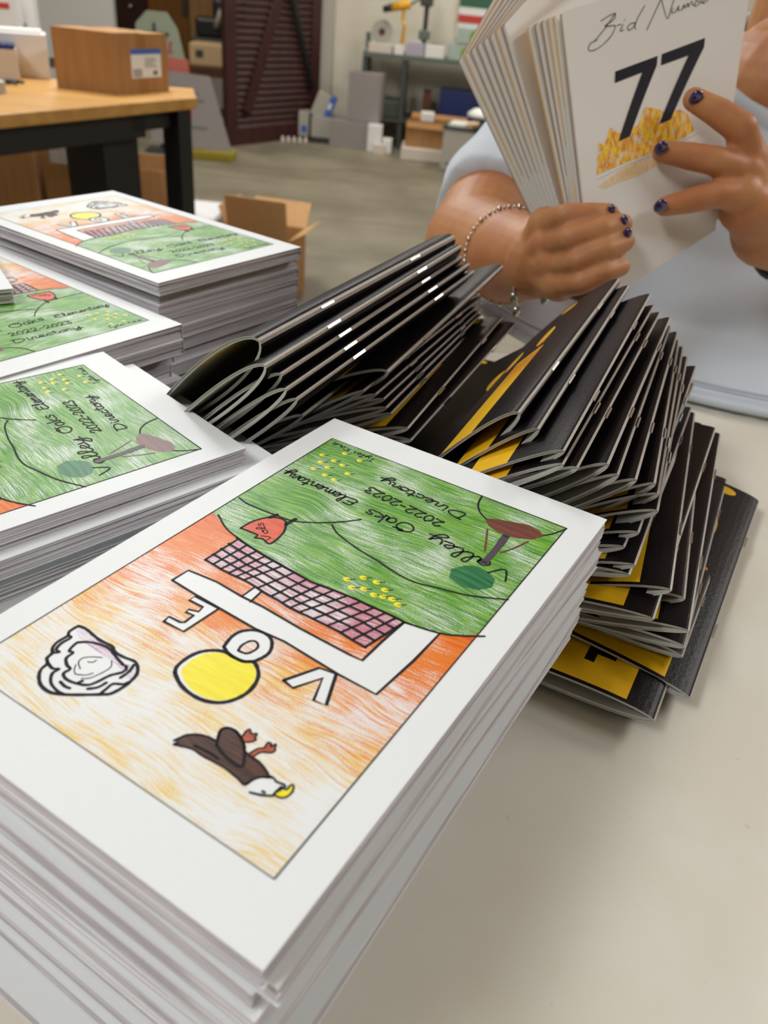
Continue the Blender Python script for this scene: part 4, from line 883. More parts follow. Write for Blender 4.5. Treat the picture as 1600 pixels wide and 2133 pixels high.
# left hand (flat on the front of the bundle)
wl = V(P['Lwr']); mid = V(P['Lmid'][0]); chain(mb, [wl, mid], [.026, .021])
for key, r in (('Lidx', .0108), ('Lmdl', .0100), ('Lrng', .0095), ('Lpnk', .0085)):
    q = [V(p) for p in P[key]]; chain(mb, [wl, q[0]], [.022, .0155]); chain(mb, [mid, q[0]], [.018, .015]); chain(mb, q, [.0135, r*1.08, r, r*.8])
q = [V(p) for p in P['Lthb']]; chain(mb, [wl]+q, [.022, .017, .013, .012, .010])
body = remesh(mb, 'body', .0020, M['skin'], per, 4)
for key, keyd in (('Rnail', None), ('Lnail', None)):
    for i, p in enumerate(P[key]):
        Mx = Matrix.Rotation(.5, 4, 'X')
        MB().ball(p, (.0052, .0030, .0062) if key == 'Lnail' else (.0034, .0034, .0058), 12, 8, M=Mx).build('fingernail', M['nail'], per, smooth=True, label='dark purple painted fingernail')
# eyes and lips
MB().ball(HC+Vector((0, -.088, -.060)), (.021, .006, .0045), 16, 8).ball(HC+Vector((0, -.087, -.067)), (.018, .006, .0045), 16, 8).build('lips', M['red'], per, smooth=True)
for s in (-1, 1):
    e = MB().ball(HC+Vector((.028*s, -.068, .012)), .0095, 14, 10).build('eye', M['white'], per, smooth=True)
    MB().ball(HC+Vector((.028*s, -.0762, .012)), (.0045, .003, .0045)).build('iris', M['blackp'], e, smooth=True)
hm = MB(); hm.ball(HC+Vector((0, .032, .062)), (.085, .102, .078), 24, 16); hm.ball(HC+Vector((0, .06, .0)), (.086, .07, .09), 24, 16); hm.ball(HC+Vector((0, .10, -.05)), (.075, .04, .10), 20, 12); hm.ball(HC+Vector((0, .12, .02)), (.045, .045, .045))
remesh(hm, 'hair', .006, M['hair'], per, 4)
# trousers
tm = MB(); tm.ball((.46, 1.12, -.30), (.225, .185, .15), 24, 14)
for s in (-1, 1):
    x = .46+s*.12; chain(tm, [(x, 1.14, -.34), (x+s*.05, .80, -.36), (x+s*.06, .82, -.66), (x+s*.06, .835, -.80)], [.122, .082, .064, .056])
remesh(tm, 'trousers', .008, M['charcoal'], per, 4)
# t-shirt
sh = MB()
sh.ball((.43, 1.09, .08), (.23, .185, .17), 28, 16)
chain(sh, [Rsh, Vector((.35, 1.12, .185)), Vector((.455, 1.13, .185)), Vector((.56, 1.12, .185)), Lsh], [.078, .09, .095, .09, .078])
# belly draped over the table edge: stacked elliptical rings
rings = [((.41, .885, .0035), .345, .278), ((.412, .90, .012), .335, .262), ((.42, .94, .040), .30, .225), ((.425, .985, .085), .27, .20), ((.43, 1.03, .14), .24, .18)]
n = 48; vs = []; fs = []
for (c, a, b) in rings:
    for k in range(n):
        t = 2*math.pi*k/n; vs.append((c[0]+a*math.cos(t), c[1]+b*math.sin(t), c[2]))
for j in range(len(rings)-1):
    for k in range(n): k2 = (k+1) % n; fs.append((j*n+k, j*n+k2, (j+1)*n+k2, (j+1)*n+k))
fs.append(tuple(range(n-1, -1, -1))); fs.append(tuple((len(rings)-1)*n+k for k in range(n))); sh.add(vs, fs)
# sleeves: open cones ending in a flat hem
hd = (V(P['Relb'])-Rhem).normalized(); sh.tube([Rsh, Rhem-hd*.04, Rhem+hd*.034], [.078, .064, .060], 28)
dL = Lel-Lsh; sh.tube([Lsh, Lsh+dL*.68], [.078, .066], 28)
def folds(co, n_):
    a = math.sin(co.x*34+co.z*60+3*math.sin(co.y*13))*.5+math.sin(co.x*71-co.y*49+co.z*31)*.3
    k = .0045 if co.z > .03 else .0045*max(0, (co.z-.006)/.03)
    return n_*(a*k)
shirt = remesh(sh, 't_shirt', .0055, M['shirt'], per, 5, folds)
# hem seam and collar rib
hs = MB(); pts = []
for k in range(60):
    t = math.pi*(1.0+k/59); pts.append((.41+.340*math.cos(t), .885+.273*math.sin(t), .0075))
hs.tube(pts, .0035, 6); pts2 = [(.411+.3325*math.cos(math.pi*(1+k/59)), .892+.2625*math.sin(math.pi*(1+k/59)), .0165) for k in range(60)]; hs.tube(pts2, .0018, 6)
hs.build('hem', M['shirt'], per, smooth=True)
cp = []
for k in range(48):
    t = 2*math.pi*k/48; cp.append((.425+.108*math.cos(t), 1.052+.094*math.sin(t), .238+.050*math.sin(t)))
MB().tube(cp, .010, 12, closed=True).build('collar', M['shirt'], per, smooth=True)
# bracelet and watch
def ring_pts(c, axis, r, n, sag=0):
    axis = axis.normalized(); x = axis.cross(Vector((0, 0, 1))).normalized(); y = axis.cross(x)
    return [c+(x*math.cos(2*math.pi*k/n)+y*math.sin(2*math.pi*k/n))*r for k in range(n)]
bc = V(P['brac']); ax = V(P['Rwr'])-V(P['Relb']); bm_ = MB()
for i, p in enumerate(ring_pts(bc, ax, .0425, 56)):
    bm_.ball(p, (.0014, .0024, .0014, .0019)[i % 4], 8, 6)
br = bm_.build('bracelet', M['silver'], per, smooth=True, label='silver charm bracelet')
for i, p in enumerate(P['charm']):
    c = MB(); c.ball(p, (.0035, .002, .0045), 10, 7); c.tube([V(p)+Vector((0, 0, .005)), V(p)+Vector((-.004, .004, .016)), V(p)+Vector((-.006, .008, .026))], .0012, 6); c.build('charm', M['silver'], br, smooth=True)
wc = V(P['Lwr'])+(Lel-V(P['Lwr'])).normalized()*.022; ax2 = V(P['Lwr'])-Lel
wt = MB().tube(ring_pts(wc, ax2, .0315, 32), .006, 10, closed=True).build('wristwatch', M['blackp'], per, smooth=True, label='black wristwatch strap')
st_ = empty('stool', (.46, 1.16, ZF), label='black stool the person sits on', cat='stool')
MB().lathe([(.16, .38), (.18, .40), (.18, .415), (.15, .43)], 28).build('seat', M['blackp'], st_, smooth=True)
for k in range(4):
    a = math.pi/4+k*math.pi/2; MB().tube([(.12*math.cos(a), .12*math.sin(a), .38), (.19*math.cos(a), .19*math.sin(a), 0)], .012, 8).build('leg', M['black'], st_)

# ================================================================ wooden desk and what stands on it
def frame_box(org, ang): return Matrix.Translation(org) @ Matrix.Rotation(ang, 4, 'Z')
ta, tb_ = Vector((-.602, 2.341, 0)), Vector((-.865, 1.774, 0)); dirL = (tb_-ta).normalized()
bkR, bkL = Vector((-.66, 2.53, 0)), Vector((-1.149, 2.392, 0)); dB = (bkL-bkR).normalized()
dk = empty('wooden_desk', (0, 0, 0), label='oak topped desk with black steel frame at the left', cat='desk')
outl = [ta.xy, bkR.xy, (bkR+dB*1.5).xy, (tb_+dirL*.9).xy]
outl = [(p[0], p[1]) for p in outl]
MB().prism(outl[::-1], -.028, 0).build('desktop', M['oak'], dk, bevel=.003)
def legbox(mb, a, b, wv, z0, z1):
    mb.box((-wv/2, -wv/2, z0), (wv/2, wv/2, z1), M=frame_box(Vector((a, b, 0)), math.atan2(dirL.y, dirL.x)))
for (x, y) in ((-.648, 2.31), (-1.20, 1.2), (-.70, 2.47), (-1.9, 2.16)):
    l = MB(); legbox(l, x, y, .05, ZF, -.03); l.build('leg', M['black'], dk)
mod = MB(); Mm = frame_box(ta+dirL*.16-Vector((.03, 0, 0)), math.atan2(dirL.y, dirL.x))
mod.box((0, -.02, -.085), (1.2, .0, -.03), M=Mm); mod.build('apron', M['black'], dk)
mod = MB(); mod.box((.0, -.16, -.62), (.12, -.03, -.03), M=Mm); mod.build('drawer_unit', M['black'], dk)
fb_ = MB(); fb_.box((-.18, -.03, -.07), (.05, 0, -.03), M=Mm); fb_.build('front_rail', M['black'], dk)

def carton(name, org, ang, w_, d_, h_, mat, label, cat='box', group=None, flaps=None, tape=False, lidopen=0, lab=None, th=.004, inside=None):
    """open-topped board box: walls and bottom, with folded flaps and an optional label"""
    o = empty(name, org, ang, label=label, cat=cat, group=group)
    b = MB(); b.box((0, 0, 0), (w_, d_, th)); b.box((0, 0, th), (w_, th, h_)); b.box((0, d_-th, th), (w_, d_, h_)); b.box((0, th, th), (th, d_-th, h_)); b.box((w_-th, th, th), (w_, d_-th, h_))
    b.build('body', mat, o)
    if flaps is None:
        MB().box((0, 0, h_), (w_, d_*.497, h_+th)).build('flap', mat, o); MB().box((0, d_*.503, h_), (w_, d_, h_+th)).build('flap', mat, o)
    else:
        for side, ang_, ln in flaps:
            f = MB()
            if side in 'fb':
                f.box((0, -ln if side == 'f' else 0, 0), (w_, 0 if side == 'f' else ln, th)); q = f.build('flap', inside or mat, o); q.location = (0, 0 if side == 'f' else d_, h_); q.rotation_euler = (D2(ang_)*(-1 if side == 'f' else 1), 0, 0)
            else:
                f.box((-ln if side == 'l' else 0, 0, 0), (0 if side == 'l' else ln, d_, th)); q = f.build('flap', inside or mat, o); q.location = (0 if side == 'l' else w_, 0, h_); q.rotation_euler = (0, D2(ang_)*(1 if side == 'l' else -1), 0)
    if tape: MB().box((w_*.46, -.0006, 0), (w_*.60, 0, h_)).build('tape', M['tapec'], o)
    return o
# cardboard box with shipping label
cb0, cb1, cb2 = V(TB['cb0']), V(TB['cb1']), V(TB['cb2'])
def two(org, p, q): return math.atan2(p.y-org.y, p.x-org.x), (p-org).xy.length
# right face (with label) runs cb1 -> cb2
angr, wr_ = two(cb1, cb2, None); angl, wl_ = two(cb1, cb0, None)
o = empty('cardboard_box', cb1, angr, label='brown cardboard box with a white shipping label on the oak desk', cat='box')
loc0 = Matrix.Rotation(-angr, 4, 'Z') @ (cb0-cb1); hh = .133; wv = wr_+.005
b = MB(); b.prism([(0, 0), (wv, 0), (wv+loc0.x, loc0.y), (loc0.x, loc0.y)], 0, .004); 
def wallp(b, p, q, z0, z1, t=.004):
    p = Vector(p); q = Vector(q); d = (q-p).normalized(); nn = Vector((-d.y, d.x))*t; b.prism([p, q, q+nn, p+nn], z0, z1)
cs = [(0, 0), (wv, 0), (wv+loc0.x, loc0.y), (loc0.x, loc0.y)]
for i in range(4): wallp(b, cs[i], cs[(i+1) % 4], .004, hh)
b.build('body', M['card'], o)
fl1 = MB(); fl1.prism([cs[3], cs[0], (wv*.45, 0), (wv*.45+loc0.x, loc0.y)], hh, hh+.003); fl1.build('flap', M['card'], o)
fl2 = MB(); fl2.prism([(wv*.62, .002), (wv, 0), cs[2], (wv*.62+loc0.x, loc0.y)], hh-.002, hh+.001); fl2.build('flap', M['card'], o)
MB().box((wv*.42, -.0006, 0), (wv*.60, 0, hh)).build('tape', M['tapec'], o)
lb = MB(); lb.box((wv*.30, -.0012, hh*.26), (wv*.86, -.0006, hh*.74)); lb.box((wv*.30, -.0016, hh*.665), (wv*.86, -.0012, hh*.75), 1)
for k in range(9): lb.box((wv*(.33+.018*k), -.0016, hh*.28), (wv*(.338+.018*k), -.0012, hh*.42), 2)
for k in range(5): lb.box((wv*(.55+.0*k), -.0016, hh*(.44+.035*k)), (wv*(.78-.03*(k % 3)), -.0012, hh*(.452+.035*k)), 2)
lb.box((wv*.70, -.0016, hh*.30), (wv*.78, -.0012, hh*.38), 2); lb.build('shipping_label', [M['white'], M['blue'], M['inkgrey']], o)
# white carton with blue contents, white box behind, boxes with red print
o = carton('white_carton', (-1.135, 2.27, 0), .38, .085, .09, .072, M['whitec'], 'short white carton filled with blue packs at the left on the oak desk', flaps=[], th=.002)
for k in range(5): MB().box((.004+.0158*k, .006, .004), (.018+.0158*k, .084, .082)).build('blue_pack', M['dblue'], o, bevel=.001)
o = empty('white_appliance_box', (-1.16, 2.36, 0), .38, label='white box with a bright slanted top behind the blue-filled carton', cat='box')
MB().prism([(0, 0), (.15, 0), (.15, .09), (0, .09)], 0, .105).build('body', M['white'], o, bevel=.003); MB().box((.01, .01, .105), (.14, .08, .112)).build('lid', M['lampgl'], o)
def printed_box(loc, ang, w_, d_, h_, label, stripe, smat='red'):
    o = empty('printed_box', loc, ang, label=label, cat='box'); MB().box((0, 0, 0), (w_, d_, h_)).build('body', M['white'], o, bevel=.002)
    x0, x1, z0, z1 = stripe; MB().box((w_*x0, -.001, h_*z0), (w_*x1, 0, h_*z1)).build('printed_stripe', M[smat], o)
    q = MB()
    for k in range(3): q.box((w_*.2, -.001, h_*(.18+.09*k)), (w_*(.8-.1*k), 0, h_*(.21+.09*k)))
    q.build('printed_text', M['inkgrey'], o); return o
printed_box((-1.45, 2.96, -.005), .2, .11, .07, .165, 'low white box with an orange-red stripe behind the blue-filled carton', (.15, .8, .80, .90))
printed_box((-1.395, 3.05, -.005), .2, .075, .06, .232, 'tall white box with a red stripe left of the cardboard box', (.15, .95, .82, .88))
sh_ = empty('storage_table', (-2.2, 3.2, ZF), .2, label='grey side table behind the oak desk at the left', cat='table')
MB().box((-.6, -.35, .865), (1.05, .35, .895)).build('tabletop', M['greyd'], sh_)
for x, y in ((-.55, -.3), (1.0, -.3), (1.0, .3), (-.55, .3)): MB().box((x-.02, y-.02, 0), (x+.02, y+.02, .865)).build('leg', M['greyd'], sh_)
o = MB().box((-1.62, 3.0, -.005), (-1.47, 3.2, .185), M=None).build('black_equipment_box', M['blackp'], bevel=.004, label='black equipment box at the far left behind the white boxes', cat='box')
o = MB(); o.tube([(-1.066, 2.21, .006), (-1.045, 2.235, .008), (-1.02, 2.25, .006)], [.006, .005, .003], 8); o.tube([(-1.06, 2.245, .006), (-1.045, 2.235, .008), (-1.025, 2.215, .006)], [.006, .005, .003], 8)
o.build('pliers', M['blackp'], smooth=True, label='small black pliers lying on the oak desk', cat='tool')
o = MB(); o.lathe([(.018, 0), (.045, 0), (.045, .025), (.018, .025)], 28, M=Matrix.Translation((-1.03, 2.06, .0))); o.build('tape_roll', M['greyl'], smooth=False, label='roll of grey tape at the left edge of the oak desk', cat='tape')
# boxes under the desk
carton('storage_box', (-1.185, 2.66, ZF+.30), .08, .22, .30, .40, M['card'], 'brown carton under the oak desk with a scuffed label', flaps=None)
MB().box((-1.15, 2.64, ZF+.64), (-1.02, 2.655, ZF+.69)).build('scuffed_label', M['mottle'], label='scuffed paper label stuck near the top of the carton under the desk', cat='label')
carton('storage_box', (-1.50, 2.62, ZF+.30), .08, .295, .30, .38, M['card'], 'brown carton under the oak desk at the left edge of the picture', flaps=None)
sf = empty('low_shelf', (-1.56, 2.58, ZF), .05, label='low black shelf under the oak desk carrying cartons', cat='shelf')
MB().box((0, 0, .27), (.66, .42, .299)).build('shelf_board', M['black'], sf)
for x in (.02, .64):
    for y in (.02, .40): MB().box((x-.015, y-.015, 0), (x+.015, y+.015, .27)).build('leg', M['black'], sf)
carton('brown_carton', (-1.20, 3.12, ZF), .0, .285, .30, .55, M['card'], 'brown carton on the floor seen between the desk legs', flaps=[('l', 60, .10)])

# open carton on the floor
ob = BG['openbox']
carton('open_carton', (-.765, 3.40, ZF), -.16, .26, .26, .27, M['card'], 'open cardboard carton with spread flaps on the concrete floor', flaps=[('f', 78, .17), ('b', 50, .12), ('l', 70, .12), ('r', 30, .08)], inside=M['cardlt'])
o = MB(); o.box((-1.02, 3.45, ZF), (-.83, 3.75, ZF+.32)); o.build('white_parcel', M['white'], bevel=.02, label='white parcel beside the open carton on the floor', cat='parcel')
# ================================================================ background
# brown louvred barn door
dr = empty('barn_door', (-1.5721, 7.0562, ZF), 1.015, label='dark brown louvred door standing open with diagonal braces', cat='door')
DW, DH = 1.17, 2.2
MB().box((0, 0, 0), (.12, .045, DH)).build('stile', M['walnut'], dr); MB().box((DW-.12, 0, 0), (DW, .045, DH)).build('stile', M['walnut'], dr)
MB().box((.12, 0, 0), (DW-.12, .045, .13)).build('rail', M['walnut'], dr); MB().box((.12, 0, DH-.13), (DW-.12, .045, DH)).build('rail', M['walnut'], dr)
lv = MB()
for k in range(40):
    z = .13+k*.0486; lv.add([(.12, .004, z), (DW-.12, .004, z), (DW-.12, .034, z+.042), (.12, .034, z+.042), (.12, .016, z), (DW-.12, .016, z), (DW-.12, .044, z+.042), (.12, .044, z+.042)], [(0, 1, 2, 3), (7, 6, 5, 4), (0, 4, 5, 1), (3, 2, 6, 7)])
lv.build('louvres', M['walnut'], dr)
def brace(x0, z0, x1, z1, w_, mat, y=-.02, nm='brace'):
    a = Vector((x0, 0, z0)); b = Vector((x1, 0, z1)); d = (b-a).normalized(); n_ = Vector((-d.z, 0, d.x))*w_/2; q = MB()
    pts = [a+n_, a-n_, b-n_, b+n_]; q.add([p+Vector((0, y, 0)) for p in pts]+[p+Vector((0, y+.022, 0)) for p in pts], [(0, 1, 2, 3), (7, 6, 5, 4), (0, 4, 5, 1), (1, 5, 6, 2), (2, 6, 7, 3), (3, 7, 4, 0)]); q.build(nm, mat, dr)
brace(.22, .25, .86, 1.6, .09, M['walnut']); brace(1.05, .40, .55, 1.55, .05, M['black'], -.03)
# solid black strip painting in the shadow of the gap beside the door
st('door_gap_shade', MB().box((-1.07, 8.2, ZF), (-1.0, 8.33, CEIL)), M['black'])
def cart_bg(k, d_, mat, name, label, dh=1, dz=0, **kw):
    org, ang, w_, h_ = BG[k]; return carton(name, (org[0], org[1], org[2]+dz), ang, w_, d_, h_*dh, mat, label, th=.006, **kw)
carton('grey_carton', (-.80, 7.62, ZF), -.12, .34, .30, .20, M['greyc'], 'wide grey carton at the foot of the white wall')
carton('tall_grey_carton', (-.66, 7.66, ZF+.21), -.15, .28, .22, .37, M['greyc'], 'upright grey carton standing on the wide grey one')
o = MB(); o.box((-.46, 7.50, ZF), (-.34, 7.62, ZF+.21)); o.build('white_block_box', M['white'], bevel=.003, label='upright white box in front of the grey cartons', cat='box')
o = MB(); o.box((-.33, 7.50, ZF), (-.25, 7.62, ZF+.11)); o.build('small_white_box', M['white'], bevel=.003, label='smallest white box at the right foot of the grey cartons', cat='box')
o = MB(); o.box((-.40, 7.42, ZF), (-.30, 7.49, ZF+.075)); o.build('flat_white_box', M['whitec'], bevel=.003, label='flat white box lying in front of the white boxes', cat='box')
o = MB(); o.box((-.985, 7.78, ZF+.03), (-.80, 7.98, ZF+.20)); o.build('pale_grey_box', M['greyl'], bevel=.003, label='pale grey box beside the louvred door', cat='box')
o = empty('narrow_carton', (-1.10, 7.80, ZF+.03), 0, label='narrow white carton with a blue mark beside the louvred door', cat='box'); MB().box((0, 0, 0), (.09, .12, .20)).build('body', M['greyl'], o); MB().box((.025, -.002, .03), (.075, 0, .085)).build('blue_mark', M['blue'], o)
o = empty('leaning_box', (-1.0, 7.80, ZF+.22), 0, label='tilted grey box with blue tape on the pale grey box', cat='box'); o.rotation_euler = (0, .38, 0); MB().box((0, 0, 0), (.12, .15, .19)).build('body', M['greyl'], o); MB().box((.115, -.004, 0), (.165, .15, .20)).build('blue_tape', M['blue'], o); MB().box((.12, -.008, .10), (.15, -.004, .15)).build('white_label', M['white'], o)
MB().box((-1.15, 7.70, ZF), (-.78, 8.0, ZF+.022)).build('door_mat', M['blackp'], bevel=.004, label='dark mat under the boxes beside the door', cat='mat')
for k in range(5):
    o = MB(); o.lathe([(.016, 0), (.016, .04), (.009, .05), (.009, .06)], 12); c = o.build('small_bottle', M['whitec'], smooth=True, label='tiny pale bottle, %s from the left in the row before the door' % ['first', 'second', 'third', 'fourth', 'fifth'][k], cat='bottle', group='tiny bottles on the floor'); c.location = (-1.19+.048*k, 7.48+.012*k, ZF)
# bench along the white wall
bn = empty('workbench', (-.56, 7.75, ZF), label='grey green steel workbench against the white wall', cat='workbench')
MB().box((0, 0, .70), (2.2, .55, .735)).build('benchtop', M['greygreen'], bn)
for x in (.02, .36, 1.1, 2.16):
    for y in (.03, .52): MB().box((x-.02, y-.02, 0), (x+.02, y+.02, .70)).build('leg', M['greyd'], bn)
MB().box((0, 0, .22), (2.2, .55, .245)).build('shelf', M['greyd'], bn)
MB().box((-.02, .53, .735), (0.02, .55, .86)).build('upright', M['greygreen'], bn)
BT = ZF+.735
o = empty('tape_dispenser', (-.50, 7.85, BT), label='pale roll dispenser at the left end of the workbench', cat='dispenser')
MB().prism([(0, 0), (.26, 0), (.24, .12), (.02, .12)], 0, .06).build('base', M['paleg'], o, bevel=.01)
MB().lathe([(.02, -.03), (.09, -.03), (.09, .03), (.02, .03)], 24, M=Matrix.Translation((.08, .06, .15)) @ Matrix.Rotation(math.pi/2, 4, 'X')).build('roll', M['greyl'], o); MB().lathe([(.028, -.035), (.028, .035)], 16, M=Matrix.Translation((.08, .06, .15)) @ Matrix.Rotation(math.pi/2, 4, 'X')).build('core', M['brownwood'], o)
o = empty('heat_gun', (-.25, 7.82, BT), label='yellow and black hand tool held above the workbench on its stand', cat='tool')
MB().tube([(.0, 0, .0), (.02, 0, .20), (-.01, 0, .26)], [.02, .014, .014], 10).build('handle', M['yellow'], o, smooth=True); MB().tube([(-.10, 0, .33), (.05, 0, .37)], [.03, .04], 14).build('body', M['yellow'], o, smooth=True); MB().tube([(-.17, 0, .31), (-.09, 0, .335)], [.024, .03], 14).build('nozzle', M['blackp'], o, smooth=True); MB().tube([(0, .0, .25), (.0, 0, .35)], .015, 8).build('stem', M['yellow'], o)
o = empty('drill_press', (-.06, 7.95, BT), label='grey upright press tool standing on the workbench', cat='tool')
MB().box((-.09, -.08, 0), (.09, .08, .04)).build('base', M['teal'], o, bevel=.008); MB().tube([(0, .02, .04), (0, .02, .62)], .02, 12).build('column', M['greyd'], o, smooth=True); MB().box((-.05, -.08, .12), (.05, .04, .19)).build('bed', M['greygreen'], o, bevel=.01); MB().box((-.06, -.09, .36), (.05, .05, .50)).build('head', M['greyd'], o, bevel=.015); MB().tube([(-.05, -.05, .42), (-.14, -.05, .36)], .008, 8).build('lever', M['greyd'], o)
for nm, x0, x1, h_, mt, lab in (('parts_box', -.52, -.32, .07, 'whitec', 'flat cream box on the workbench under the roll dispenser'), ('parts_box', -.30, -.22, .07, 'white', 'small white box on the workbench left of the lilac carton'), ('lilac_carton', -.20, -.05, .10, 'lilac', 'lilac printed carton in the middle of the workbench'), ('white_card_box', -.04, .12, .09, 'white', 'white box on the workbench right of the lilac carton')):
    MB().box((x0, 7.76, BT), (x1, 7.835, BT+h_)).build(nm, M[mt], bevel=.003, label=lab, cat='box')
for i, (x, z) in enumerate(((.16, 0), (.22, .125))):
    o = empty('green_dot_bin', (x, 7.78, BT+z), label=('lower' if i == 0 else 'upper')+' pale bin with a green dot on the workbench', cat='bin')
    MB().box((0, 0, 0), (.32, .2, .115)).build('body', M['paleg'], o, bevel=.004); MB().lathe([(.045, 0), (.045, .003)], 20, M=Matrix.Translation((.145, 0, .058)) @ Matrix.Rotation(math.pi/2, 4, 'X')).build('green_dot', M['green'], o)
o = empty('wall_board', (.22, 8.33, -.02), label='white board with a red stripe and green top on the white wall', cat='sign'); MB().box((0, 0, .0), (.8, .015, .30)).build('board', M['white'], o); MB().box((0, -.004, .12), (.8, 0, .18)).build('red_stripe', M['red'], o); MB().box((0, -.004, .24), (.8, 0, .36)).build('green_panel', M['dgreen'], o)
MB().box((.13, 7.8, ZF+.245), (.62, 8.15, ZF+.50)).build('blue_crate', M['dblue'], bevel=.005, label='deep blue crate on the bench shelf', cat='crate')
MB().box((.10, 7.7, ZF+.02), (.62, 8.1, ZF+.21)).build('red_white_bag', M['pinkred'], bevel=.03, label='reddish packed bag on the floor under the bench', cat='bag')
MB().box((-.02, 7.8, ZF+.245), (.05, 8.1, ZF+.47)).build('upright_board', M['brownwood'], label='brown upright board on the bench shelf', cat='board')
carton('tan_carton', (-.13, 7.32, ZF+.10), -.1, .48, .30, .19, M['card'], 'long tan carton in front of the bench', flaps=[('f', -60, .05), ('b', 40, .05)])
MB().box((-.16, 7.25, ZF), (.38, 7.62, ZF+.10)).build('white_tray', M['whitec'], bevel=.01, label='white tray under the long tan carton', cat='tray')
MB().box((-.46, 7.78, ZF+.245), (-.22, 8.1, ZF+.38)).build('grey_tub', M['greyd'], bevel=.01, label='dark grey tub on the bench shelf at the left', cat='tub')
MB().box((-.02, 7.36, ZF+.295), (.09, 7.5, ZF+.36)).build('paper_pack', M['white'], bevel=.004, label='small white pack on the long tan carton', cat='pack')
# filing bin with trays
o = empty('storage_bin', (.1712, 7.0, ZF), -.2, label='light grey storage bin with papers on its lid, nearest the person', cat='bin')
MB().box((0, 0, 0), (.42, .34, .30)).build('body', M['greyl'], o, bevel=.01); MB().box((-.01, -.01, .30), (.43, .35, .325)).build('lid', M['greyd'], o, bevel=.004)
MB().box((.03, .03, .325), (.16, .28, .34)).build('papers', M['white'], o); MB().box((.17, .03, .325), (.24, .30, .345)).build('envelope', M['cream'], o); MB().box((.04, -.002, .04), (.10, 0, .055)).build('badge', M['inkgrey'], o)
q = MB(); q.ball((.33, -.02, .24), (.03, .02, .06)); q.build('hanging_cloth', M['orange'], o, smooth=True)
o = empty('table_lamp', (.46, 6.95, ZF+.325), label='white domed lamp above the grey bin', cat='lamp'); MB().lathe([(.06, 0), (.06, .01), (.008, .012), (.008, .11)], 20).build('stand', M['greyd'], o, smooth=True); MB().lathe([(.12, .09), (.115, .115), (.07, .145), (.0, .155)], 28).build('shade', M['lampgl'], o, smooth=True)
# left background: boards, cabinet, machines
o = empty('sale_sign', (-1.97, 6.6, ZF), .1, label='rounded sage green sale sign with a red lower part', cat='sign')
prof = [(-.12, .45), (.22, .45), (.20, .60), (.15, .82), (.08, .92), (-.06, .92), (-.14, .84), (-.15, .70)]
Mz = Matrix.Rotation(math.pi/2, 4, 'X')
MB().prism([(x, z) for x, z in prof], 0, .02, M=Mz).build('board', M['signg'], o); MB().prism([(-.14, .30), (.23, .30), (.215, .635), (-.13, .66)], .0, .024, M=Mz).build('red_panel', M['pinkred'], o)
t = MB(); t.box((-.09, -.028, .775), (.09, -.02, .795)); t.box((-.02, -.028, .80), (0.0, -.02, .85)); t.build('lettering', M['greyd'], o)
t = MB()
def blk(t, s, x, z, h, w_, y):
    F = {'S': ['111', '100', '111', '001', '111'], 'A': ['010', '101', '111', '101', '101'], 'L': ['100', '100', '100', '100', '111'], 'E': ['111', '100', '110', '100', '111']}
    for c in s:
        for r_, row in enumerate(F[c]):
            for q_, b_ in enumerate(row):
                if b_ == '1': t.box((x+q_*w_/3, y-.004, z+h-(r_+1)*h/5), (x+(q_+1)*w_/3, y, z+h-r_*h/5))
        x += w_*1.25
blk(t, 'SALE', -.01, .67, .07, .026, -.022); t.build('sale_lettering', M['red'], o)
MB().box((-.02, -.01, 0), (.0, .01, .45)).build('post', M['greyd'], o); MB().box((-.12, -.1, 0), (.12, .1, .02)).build('foot', M['greyd'], o)
o = empty('leaning_board', (-1.60, 6.5, ZF), .08, label='pinkish grey board with a faint red emblem leaning by the doorway', cat='board'); o.rotation_euler = (-.1, 0, .08)
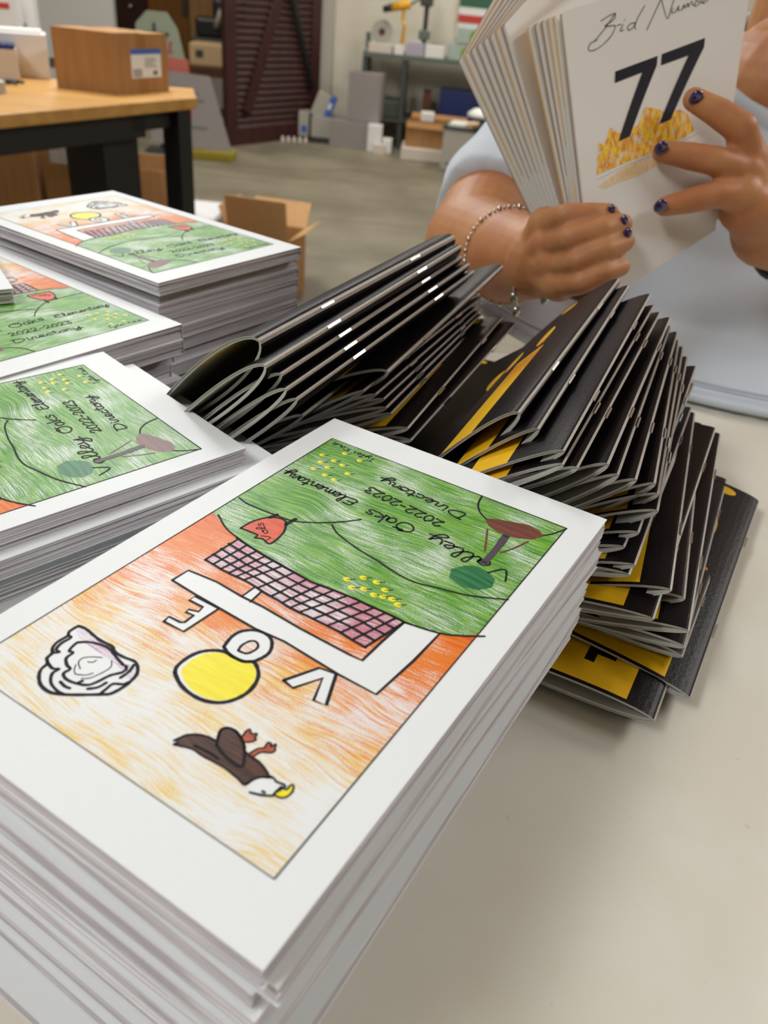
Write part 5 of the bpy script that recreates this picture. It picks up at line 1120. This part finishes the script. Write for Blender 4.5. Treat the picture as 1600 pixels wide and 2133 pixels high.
MB().prism([(-.42, .08), (.18, .05), (.02, .55), (-.42, .57)], 0, .02, M=Mz).build('board', M['greyc'], o)
t = MB(); t.lathe([(.035, 0), (.035, .003), (.02, .003)], 14, M=Matrix.Translation((-.13, -.021, .30)) @ Mz, sx=.7); t.build('emblem', M['pinkred'], o)
t = MB(); t.box((-.20, -.024, .42), (-.06, -.02, .435)); t.box((-.22, -.024, .38), (-.02, -.02, .39)); t.box((-.20, -.024, .20), (.0, -.02, .212)); t.build('faint_print', M['inkgrey'], o)
MB().box((-1.72, 6.4, ZF), (-1.40, 6.6, ZF+.06)).build('yellow_base', M['olive'], bevel=.01, label='olive yellow floor base under the leaning board', cat='base')
o = empty('brown_cabinet', (-2.3, 8.6, ZF), .1, label='low brown cabinet behind the louvred door', cat='cabinet'); MB().box((0, 0, 0), (.6, .4, .42)).build('body', M['brownwood'], o, bevel=.005); MB().box((.22, -.01, .08), (.36, 0, .34)).build('door', M['greyc'], o)
o = empty('cream_machine', (-2.28, 8.65, ZF+.42), .1, label='cream coloured box machine on the low brown cabinet', cat='machine'); MB().box((0, 0, 0), (.42, .3, .20)).build('body', M['cream'], o, bevel=.02); MB().box((.06, -.004, .08), (.13, 0, .14)).build('screen', M['greyd'], o)
o = empty('office_machine', (-2.45, 9.4, ZF), .1, label='cluttered black machine on a stand by the tan wood wall', cat='machine')
MB().box((0, 0, 0), (.55, .4, .62)).build('stand', M['greyd'], o, bevel=.01); MB().box((.04, .02, .62), (.50, .36, .80)).build('body', M['blackp'], o, bevel=.03); MB().box((.22, .0, .80), (.55, .3, .98)).build('hood', M['blackp'], o, bevel=.04); MB().tube([(.26, -.02, .72), (.32, -.04, .88)], .03, 10).build('arm', M['greyl'], o, smooth=True)
# white panelling and dark rack at far left
MB().box((-3.3, 7.4, ZF), (-2.55, 7.46, .9)).build('white_screen', M['white'], label='tall whitish panel standing behind the cardboard box', cat='panel')
MB().box((-3.42, 7.35, ZF), (-3.33, 7.45, .9)).build('dark_post', M['black'], label='dark post left of the whitish panel', cat='post')
